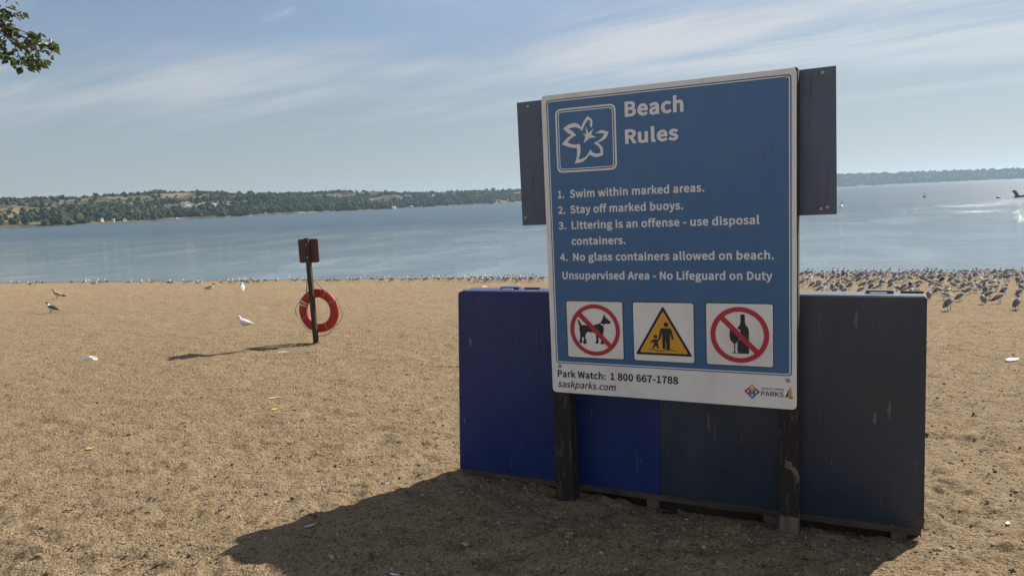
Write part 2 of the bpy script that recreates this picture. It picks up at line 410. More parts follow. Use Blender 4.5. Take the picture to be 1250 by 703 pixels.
def on_hill(px, py):
    d = ray(px, py); d = d / math.hypot(d.x, d.y); az = math.degrees(math.atan2(d.x, d.y))
    rs = np.arange(shore_d(az) - 60, shore_d(az) + 900, 2.0)
    h = hill_h(np.full_like(rs, az), rs) + WATER_Z
    zr = CAM.z + d.z * rs
    i = np.argmax(h >= zr) if (h >= zr).any() else int(np.argmax((h - zr)))
    return Vector((d.x * rs[i], d.y * rs[i], h[i]))

# woodland on the far shore: thousands of crowns, a mass nobody could count
def ico(sub=1):
    bm = bmesh.new(); bmesh.ops.create_icosphere(bm, subdivisions=sub, radius=1.0)
    v = np.array([q.co[:] for q in bm.verts]); f = np.array([[q.index for q in fc.verts] for fc in bm.faces]); bm.free(); return v, f
ICO1 = ico(1); ICO2 = ico(2)
def crowns(name, pos, size, label):
    v, f = ICO2; n = len(pos); k = len(v)
    V = np.repeat(v[None], n, 0) * (1 + .30 * rng.standard_normal((n, k, 1)))
    sz = np.stack([size * rng.uniform(.8, 1.25, n), size * rng.uniform(.8, 1.25, n), size * rng.uniform(.8, 1.25, n)], -1)
    V = V * sz[:, None] * .5 + pos[:, None]
    V[..., 2] += (size * .36)[:, None]
    F = f[None] + (np.arange(n) * k)[:, None, None]
    return stuff(np_mesh(name, V.reshape(-1, 3), F.reshape(-1, 3), m_farfol), label, 'woodland')
def scatter_wood():
    n = 52000
    t = rng.uniform(-40, 5, n); k = rng.uniform(3, 560, n) ** 1.0
    r = shore_d(t) + k; ax = t * .0175 * shore_d(t)
    dens = fbm(ax / 90, k / 38, 4, 55) * 1.9
    low = np.interp(k, [0, 15, 40, 150, 230, 300, 400, 440, 500, 560], [-.35, .15, .75, .65, .10, -.30, -.38, -.05, .0, -.4])
    west = np.interp(t, [-40, -34.5, -32.5, -30.5, -27, -12, -6, 0, 5], [-1.3, -1.2, -.75, -.10, .15, .18, -.02, -.16, -.2])
    west = np.where((k > 330) & (t < -30), west * .15 + .12, west)
    keep = ((dens + low + west) > rng.uniform(.22, .62, n)) | (rng.random(n) < .035)
    t, r, shore_k = t[keep], r[keep], k[keep]
    a = np.radians(t); h = hill_h(t, r) + WATER_Z
    keep = keep2 = h > WATER_Z + 1.2
    t, r, a, h = t[keep], r[keep], a[keep], h[keep]
    sz = np.clip(rng.lognormal(math.log(4.3), .40, len(t)), 1.8, 8.5) * np.interp(t, [-35, 0], [.85, 1.15]) * np.interp(shore_k[keep2], [0, 200, 400], [1.15, .95, .7])
    crowns('woodland', np.stack([r * np.sin(a), r * np.cos(a), h], -1), sz, 'dark green bushland covering the slopes of the near left far shore')
    # the farther shore on the right
    n = 7000
    t = rng.uniform(7, 42, n); k = rng.uniform(2, 380, n); r = shore_d(t) + k; a = np.radians(t); h = hill_h(t, r) + WATER_Z
    sz = np.clip(rng.lognormal(math.log(7), .35, n), 3, 15)
    crowns('woodland', np.stack([r * np.sin(a), r * np.cos(a), h], -1), sz, 'hazy blue wooded ridge across the water at the right')
scatter_wood()

# trees one can tell apart on the skyline
def far_tree(px, py_top, hpx, wide, label):
    d = ray(px, py_top); az = math.degrees(math.atan2(d.x, d.y))
    r = float(shore_d(az)) + 440; a = math.radians(az); dep = r * math.cos(a)
    zt = CAM.z + d.z / d.y * dep
    x, y = r * math.sin(a), r * math.cos(a); g = float(hill_h(az, r)) + WATER_Z
    hgt = max(zt - g, hpx / FPX * dep); w = hgt * wide
    root = empty('far_tree', (x, y, g - .5), random.uniform(0, 6), label, 'tree', 'trees on the far skyline')
    mb = MB(); mb.tube([(0, 0, 0), (.1, 0, hgt * .4), (0, .1, hgt * .8)], [hgt * .035, hgt * .025, hgt * .01], 6); mb.build('trunk', m_oldpost, root)
    v, f = ICO1; vs, fs = [], []
    for i in range(26):
        q = rng.standard_normal(3); q /= np.linalg.norm(q); q *= rng.random() ** .4
        c = np.array([q[0] * w * .40, q[1] * w * .40, hgt * .62 + q[2] * hgt * .32]); s = w * rng.uniform(.13, .24)
        fs += [tuple(j + len(vs) for j in fc) for fc in f]; vs += [tuple(c + p * s * rng.uniform(.7, 1.3)) for p in v]
    mesh_obj('crown', vs, fs, m_farfol, parent=root)
for px, py, h, w, lb in [(75, 242.5, 5, .9, 'small round tree alone on the skyline near the left end of the far hill'),
                         (130, 242, 6, 1.2, 'bushy double-topped tree on the left skyline just right of the small round one'),
                         (306, 239, 6, 1.5, 'broad dark bush on the skyline in the middle of the left hill'),
                         (435, 234.5, 6, .45, 'slim pointed tree standing up on the skyline right of the ring post'),
                         (558, 231.5, 5, .5, 'narrow tree poking above the skyline left of the dark backboard'),
                         (594, 229.5, 6, .6, 'taller tree of the close pair on the skyline near the dark backboard'),
                         (602, 229, 6, .9, 'rounder tree of the close pair on the skyline near the dark backboard'),
                         (614, 231, 4, 1.0, 'little round bush on the skyline beside the dark backboard')]:
    far_tree(px, py, h, w, lb)

# houses and cabins on the far slope
def house(px, py, wpx, hpx, wi, ri, label, rz=.3, name='cabin'):
    p = on_hill(px, py); dep = p.y; w = wpx / FPX * dep; h = hpx / FPX * dep
    root = empty(name, p + Vector((0, 0, .2)), math.atan2(-p.x, p.y) + rz, label, 'house')
    d = w * .75; wh = h * .62
    mb = MB(); mb.box(-w / 2, w / 2, -d / 2, d / 2, -2, wh); mb.add([(-w / 2, -d / 2, wh), (w / 2, -d / 2, wh), (0, -d / 2, h), (-w / 2, d / 2, wh), (w / 2, d / 2, wh), (0, d / 2, h)], [(0, 1, 2), (4, 3, 5)])
    mb.build('wall', m_houses[wi], root)
    mb = MB(); o = w * .06
    for s in (-1, 1):
        e = (s * (w / 2 + o), wh - (h - wh) * .12); rdg = (0, h + .02)
        mb.add([(e[0], -d / 2 - o, e[1]), (rdg[0], -d / 2 - o, rdg[1]), (rdg[0], d / 2 + o, rdg[1]), (e[0], d / 2 + o, e[1])] +
               [(e[0], -d / 2 - o, e[1] + .2), (rdg[0], -d / 2 - o, rdg[1] + .25), (rdg[0], d / 2 + o, rdg[1] + .25), (e[0], d / 2 + o, e[1] + .2)],
               [(0, 1, 2, 3), (7, 6, 5, 4), (0, 4, 5, 1), (2, 6, 7, 3), (0, 3, 7, 4)])
    mb.build('roof', m_roofs[ri], root)
    for k in (-1, 1):
        mb = MB(); mb.box(k * w * .22 - w * .09, k * w * .22 + w * .09, -d / 2 - .06, -d / 2 + .02, wh * .35, wh * .8); mb.build('window', m_window, root)
house(228.5, 251.5, 6.5, 5, 0, 1, 'white gabled house high among the trees, the larger of two white ones', .5)
house(223, 249.5, 3.4, 3, 0, 1, 'tiny white cabin just up the slope from the larger white house')
house(261, 251.5, 7.5, 2.8, 2, 1, 'long low cabin with a pale roof right of the white gabled house', 1.2)
house(281, 256, 4.5, 3.4, 1, 1, 'tan cabin half hidden by trees above the shore')
house(237, 257.5, 5, 2.6, 1, 2, 'brown roofed cabin in the trees below the white gabled house', 1.0)
house(124.5, 270.5, 3.6, 3.6, 0, 1, 'small white cabin at the water edge, leftmost on the far shore', .6)
house(138, 270.5, 5, 2.6, 2, 1, 'grey boathouse on the far shore, second from the left', 1.2)
house(152, 270, 4.5, 3.2, 0, 0, 'white boathouse on the far shore, third from the left', .4)
house(188, 267.5, 5, 3, 0, 0, 'white cabin by the shore just left of the moored white boat', .2)
house(324.5, 262.5, 3, 3, 0, 1, 'small white hut on the bare bank where the trees part', .3)
house(481, 255.5, 5, 3, 0, 1, 'white cabin at the shore right of the ring post', 1.3)
house(502.5, 253.7, 4, 2.2, 2, 1, 'low grey cabin at the shore, middle one right of the ring post', 1.3)
house(514.5, 253.6, 2.6, 2.6, 1, 1, 'tiny tan cabin at the shore, farthest right of the three', .2)
house(482, 247.5, 3, 3, 1, 0, 'tan house up the slope behind the white shore cabin', .3)
house(432, 256.5, 4, 2.2, 2, 2, 'brown roofed grey cabin at the shore just right of the ring post', 1.1)
house(530, 241, 4.5, 2.6, 2, 1, 'grey house near the top of the far hill among scattered trees', 1.0)
house(574, 247, 3, 2.6, 1, 0, 'small tan cabin on the bank near the dark backboard', .4)
# white boats moored under the far bank
m_boathull = mat('boat_white', (.78, .78, .76), .4)
m_boatgrey = mat('boat_grey', (.26, .26, .255), .9, .15)
def boat(loc, L, rz, label, m, cabin=True):
    root = empty('moored_boat', loc, rz, label, 'boat')
    mb = MB(); n = 9; ring = []
    for i in range(n):
        q = i / (n - 1); b = L * .16 * (1 - max(0, (q - .45) / .55) ** 2.2) + .02; x = -L / 2 + q * L; sh = L * .10 * (1 + .35 * q * q)
        ring.append([(x, -b, sh), (x, -b * .8, .05), (x, 0, -.15), (x, b * .8, .05), (x, b, sh)])
    vs = [p for r in ring for p in r]; fs = [(i * 5 + k, i * 5 + k + 1, (i + 1) * 5 + k + 1, (i + 1) * 5 + k) for i in range(n - 1) for k in range(4)] + [(i * 5 + 4, i * 5, (i + 1) * 5, (i + 1) * 5 + 4) for i in range(n - 1)] + [(4, 3, 2, 1, 0)]
    mb.add(vs, fs); mb.build('hull', m, root)
    if cabin:
        mb = MB(); mb.prism([(-L * .22, L * .1), (L * .16, L * .115), (L * .08, L * .24), (-L * .2, L * .23)], -L * .11, L * .11); mb.build('cabin', m, root)
        mb = MB(); mb.box(-L * .16, L * .06, -L * .115, L * .115, L * .155, L * .2); mb.build('window', m_window, root)
    return root
boat(on_water(215, 268.2) * .985 + Vector((0, 0, .0)), 11, .25, 'long white cabin boat moored under the wooded left far bank', m_boathull)
for b_ in [bpy.data.objects['moored_boat']]: b_.location.z = WATER_Z
p = on_water(305.5, 263.7); p = Vector((p.x, p.y, 0)).normalized() * (float(shore_d(math.degrees(math.atan2(p.x, p.y)))) - 40)
boat((p.x, p.y, WATER_Z), 6, -.2, 'short white boat moored off the bare bank left of the ring post', m_boathull)
p = Vector(bpy.data.objects['moored_boat'].location); q = Vector((p.x, p.y, 0)).normalized() * (float(shore_d(math.degrees(math.atan2(p.x, p.y)))) - 40)
bpy.data.objects['moored_boat'].location = (q.x, q.y, WATER_Z)

# near buoys and the grey float on the right
m_buoyorange = mat('buoy_orange', (.55, .10, .03), .5)
def marker_buoy(px, py, pole, m, label, r=.22):
    p = on_water(px, py); root = empty('marker_buoy', (p.x, p.y, WATER_Z), 0, label, 'buoy')
    mb = MB(); mb.tube([(0, 0, -.2), (0, 0, -.05), (0, 0, .12), (0, 0, .24), (0, 0, .3)], [r * .6, r, r * 1.05, r * .7, r * .2], 12); mb.build('float_body', m, root, True)
    if pole:
        mb = MB(); mb.tube([(0, 0, .28), (.03, 0, pole)], .045, 8); mb.build('pole', m_boathull if m is m_boathull else m_boatgrey, root, True)
        mb = MB(); mb.tube([(.03, 0, pole * .72), (.03, 0, pole * .98)], .06, 8); mb.build('band', m_boatgrey, root, True)
marker_buoy(1026.6, 253, .95, m_boathull, 'white swim buoy with a short pole right beside the dark backboard', .32)
marker_buoy(1128.4, 241, .95, m_boatgrey, 'dark pole buoy floating alone in mid water, left of the orange one', .30)
marker_buoy(1218.6, 242, 0, m_buoyorange, 'round orange buoy floating left of the grey boat', .30)
p = on_water(1243, 241)
root = empty('moored_boat', (p.x + 2.2, p.y, WATER_Z), .06, 'low grey boat with a slanted raised end, cut off by the right edge', 'boat')
mb = MB(); mb.prism([(-2.6, .12), (-2.2, -.08), (2.4, -.08), (2.7, .3), (2.5, .52), (0, .56), (-1.8, .42), (-2.5, .30)], -.7, .7); mb.build('hull', m_boatgrey, root, bevel=.08)
mb = MB(); mb.prism([(-2.55, .2), (-2.15, .3), (-2.95, 1.22), (-3.35, 1.12)], -.2, .2); mb.build('raised_motor', m_boatgrey, root, bevel=.05)

# ---------------------------------------------------------------- painted wooden box behind the sign
LF = .200; DEP = .15
def drops(mb, items, y, mi):
    for (u, z, w, h) in items:
        n = 7; L = []; Rr = []
        for i in range(n):
            q = i / (n - 1); ww = w * .6 * (.25 + .75 * math.sin(math.pi * min(1, q * .9 + .08))) * random.uniform(.55, 1.1)
            L.append((u - ww / 2 + random.uniform(-.15, .15) * w, z - h * q)); Rr.append((u + ww / 2, z - h * q))
        mb.flat(L + Rr[::-1], y, mi)
def uvz(px, py, off):
    d = ray(px, py); n = Vector((VX, VY, 0)); t = (n.dot(P0 - CAM) + off) / n.dot(d); p = CAM + d * t
    return ((p.x - P0.x) * UX + (p.y - P0.y) * UY, p.z)
box = empty('painted_wooden_box', (P0.x, P0.y, 0), A0, 'long low wooden box, left half painted blue and right half black, standing behind the sign', 'box')
SE = -.093
mb = MB(); mb.prism([(-1.381, -.008), (SE - .001, -.008), (SE - .001, 1.119), (-1.30, 1.121), (-1.317, 1.116), (-1.325, 1.10)], LF, LF + .012, 0)
D = []
for (a, b, w, h) in [(574, 412, .05, .05), (584, 362, .012, .02), (661, 392, .008, .20), (655, 400, .006, .09), (630, 412, .01, .02), (567, 510, .03, .04), (615, 540, .01, .015), (624, 560, .008, .06), (637, 542, .012, .014), (722, 500, .01, .05), (717, 512, .01, .02), (777, 545, .006, .19), (783, 560, .012, .02), (676, 585, .012, .03)]:
    u, z = uvz(a, b, LF - .001); D.append((u, z, w, h))
drops(mb, D, LF - .0015, 1); mb.build('front_panel', [m_boxblue, m_dropping], box)['label'] = 'blue front panel'
mb = MB(); mb.prism([(SE + .001, -.008), (1.186, -.008), (1.181, 1.113), (1.174, 1.119), (SE + .001, 1.119)], LF, LF + .012, 0)
D = []
for (a, b, w, h) in [(1000, 378, .01, .15), (1045, 378, .035, .09), (1074, 395, .012, .02), (1086, 488, .03, .10), (1068, 503, .04, .06), (1000, 500, .008, .08), (1015, 560, .012, .04), (815, 548, .012, .05), (865, 505, .02, .12), (872, 520, .01, .09), (1076, 608, .01, .05), (1118, 560, .01, .04), (1090, 640, .03, .012), (905, 530, .008, .06)]:
    u, z = uvz(a, b, LF - .001); D.append((u, z, w, h))
drops(mb, D, LF - .0015, 1)
mb.flat([(1.150, .0), (1.183, -.004), (1.180, .155), (1.160, .10), (1.166, .06), (1.148, .03)], LF - .0018, 2)
mb.build('front_panel', [m_boxblack, m_dropping, m_rail], box)['label'] = 'black front panel'
mb = MB(); mb.box(-1.365, 1.17, LF + DEP - .012, LF + DEP, -.008, 1.112); mb.build('back_panel', m_boxblack, box)
mb = MB(); mb.prism([(-1.378, -.008), (-1.362, -.008), (-1.306, 1.112), (-1.320, 1.10)], LF + .013, LF + DEP - .013); mb.build('end_panel', m_boxblue, box)
mb = MB(); mb.box(1.165, 1.180, LF + .013, LF + DEP - .013, -.008, 1.112); mb.build('end_panel', m_boxblack, box)
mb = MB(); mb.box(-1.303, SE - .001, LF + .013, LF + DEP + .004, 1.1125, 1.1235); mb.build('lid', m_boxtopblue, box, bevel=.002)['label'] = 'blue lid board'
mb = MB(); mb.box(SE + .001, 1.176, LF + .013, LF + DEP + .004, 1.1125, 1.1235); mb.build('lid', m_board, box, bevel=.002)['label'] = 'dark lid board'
mb = MB(); mb.box(-1.365, 1.176, LF + .003, LF + .042, -.047, -.010); mb.build('base_rail', m_rail, box, bevel=.003)
mb = MB(); mb.box(-1.36, 1.17, LF + DEP - .05, LF + DEP - .014, -.047, -.010); mb.build('base_rail', m_rail, box, bevel=.003)
mb = MB(); mb.box(-1.36, 1.17, LF + DEP - .045, LF + DEP - .018, -.20, -.048); mb.build('skid_board', m_rail, box, bevel=.003)
for u, w in ((-1.25, .12), (-.15, .07), (.50, .11), (1.08, .07)):
    mb = MB(); mb.box(u - w / 2, u + w / 2, LF + .02, LF + DEP - .048, -.22, -.048); mb.build('support_block', m_rawwood, box, bevel=.006)
m_latch = mat('latch_blue', (.03, .10, .17), .4)
for u in (-1.02, .985):
    mb = MB(); mb.box(u - .062, u + .062, LF + .095, LF + .125, 1.124, 1.138, 0); mb.box(u - .045, u + .03, LF + .075, LF + .094, 1.124, 1.129, 1)
    mb.box(u + .09, u + .19, LF + .11, LF + .122, 1.124, 1.133, 2); mb.build('latch', [m_latch, m_tape, m_post], box, bevel=.003)

# ---------------------------------------------------------------- the beach rules sign
sign = empty('beach_rules_sign', (P0.x, P0.y, 0), A0, 'tall blue and white beach rules sign on two wooden posts', 'sign')
for k, (u0, u1) in enumerate(((-.645, -.543), (.546, .633))):
    mb = MB(); v = []
    zb = -.35; zs = (zb, .045, .5, 1.2, 2.199) if k == 1 else (zb, .5, 1.2, 2.195)
    for z in zs:
        j = (z * .004 if k == 0 else 0) - (.004 if k == 0 else 0)
        v += [(u0 + j, .0145, z), (u1 + j, .0145, z), (u1 + j, .114, z), (u0 + j, .114, z)]
    f = [(3, 2, 1, 0)] + [tuple(len(v) - 4 + q for q in range(4))]; mi = [0, 0]
    for i in range(len(zs) - 1):
        for q in range(4): f.append((i * 4 + q, i * 4 + (q + 1) % 4, (i + 1) * 4 + (q + 1) % 4, (i + 1) * 4 + q)); mi.append(1 if (k == 1 and i == 0) else 0)
    mb.v = v; mb.f = f; mb.m = mi
    if k == 1:
        mb.flat([(.575, .335), (.606, .322), (.604, .306), (.62, .30), (.630, .285), (.638, .26), (.641, .18), (.636, .235), (.625, .215), (.628, .25), (.612, .27), (.602, .285), (.572, .295)], .0135, 1)
    o = mb.build('post', [m_post, m_rawwood], sign, bevel=.004)
mb = MB(); mb.prism([(-.832, 1.512), (.797, 1.520), (.790, 2.201), (-.836, 2.192)], .1165, .135, 0)
D = []
for (a, b, w, h) in [(990, 95, .02, .09), (988, 130, .008, .14), (1002, 225, .012, .13), (998, 200, .008, .25), (1010, 210, .012, .2), (1013, 190, .01, .2), (1004, 250, .03, .012), (650, 212, .01, .22), (647, 230, .008, .15), (652, 262, .04, .012), (640, 262, .03, .01)]:
    u, z = uvz(a, b, .115); D.append((u, z, w * .8, h))
m_faint = mat('faint_streak', (.12, .118, .125), .8, .2)
drops(mb, D, .1155, 1); board = mb.build('backing_board', [m_board, m_faint], sign)
for (a, b) in ((644.5, 130.5), (1004, 89), (642, 266), (1002, 255), (1010, 253)):
    u, z = uvz(a, b, .115); mb = MB(); mb.tube([(u, .1164, z), (u, .111, z)], [.012, .008], 10); mb.build('bolt', m_screw, board)
mb = MB(); mb.prism(rrect(-.639, .592, .628, 2.196, .022), 0, .014); panel = mb.build('sign_panel', m_white, sign, bevel=.0015)
# blue printed field with a white hairline and a blue outer line
def print_obj(name, build, mats, y):
    mb = MB(); build(mb, y); return mb.build(name, mats, panel)
Y1, Y2, Y3, Y4 = -.0016, -.0032, -.0048, -.0064
D = []
for (a, b, w, h) in [(929, 187, .012, .018), (938, 184, .016, .012), (920, 174, .010, .014), (921, 176, .008, .012), (831, 200, .012, .012), (717, 142, .02, .02), (723, 146, .015, .025)]:
    u, z = uvz(a, b, -.002); D.append((u, z, w * .7, h * .8))
print_obj('blue_field', lambda m, y: (m.flat(rrect(-.611, .757, .607, 2.170, .016), y), drops(m, D, Y1 - .0008, 1)), [m_blue, m_scuff], Y1)
print_obj('border_line', lambda m, y: m.band(rrect(-.605, .763, .601, 2.164, .013), rrect(-.600, .768, .596, 2.159, .011), y), [m_letter], Y2)
print_obj('emblem_frame', lambda m, y: (m.band(rrect(-.561, 1.788, -.231, 2.119, .03), rrect(-.552, 1.797, -.240, 2.110, .024), y), m.band(rrect(-.546, 1.803, -.246, 2.104, .019), rrect(-.5415, 1.8075, -.2505, 2.0995, .016), y)), [m_letter], Y2)

def curve_fill(name, splines, m, y, parent=panel, thick=0):
    """filled 2D outlines with holes, converted to a mesh; coordinates in sign metres"""
    cu_ = bpy.data.curves.new(name, 'CURVE'); cu_.dimensions = '2D'; cu_.fill_mode = 'FRONT'; cu_.resolution_u = 8
    for pts, smooth in splines:
        if smooth:
            sp = cu_.splines.new('BEZIER'); sp.bezier_points.add(len(pts) - 1)
            for bp, p in zip(sp.bezier_points, pts):
                bp.co = (p[0], p[1], 0); h = 'AUTO' if len(p) < 3 else 'VECTOR'; bp.handle_left_type = bp.handle_right_type = h
        else:
            sp = cu_.splines.new('POLY'); sp.points.add(len(pts) - 1)
            for bp, p in zip(sp.points, pts): bp.co = (p[0], p[1], 0, 1)
        sp.use_cyclic_u = True
    return curve_mesh(name, cu_, m, y, parent)
def curve_mesh(name, cu_, m, y, parent, xf=None):
    tmp = bpy.data.objects.new('tmp', cu_); COL.objects.link(tmp)
    dg = bpy.context.evaluated_depsgraph_get(); dg.update()
    me = bpy.data.meshes.new_from_object(tmp.evaluated_get(dg)); bpy.data.objects.remove(tmp); bpy.data.curves.remove(cu_)
    if xf: me.transform(xf)
    me.transform(Matrix.Translation((0, y, 0)) @ Matrix.Rotation(math.pi / 2, 4, 'X'))
    me.materials.clear(); me.materials.append(m); me.name = name
    o = bpy.data.objects.new(name, me); COL.objects.link(o); o.parent = parent
    return o
GLYPHS = {}
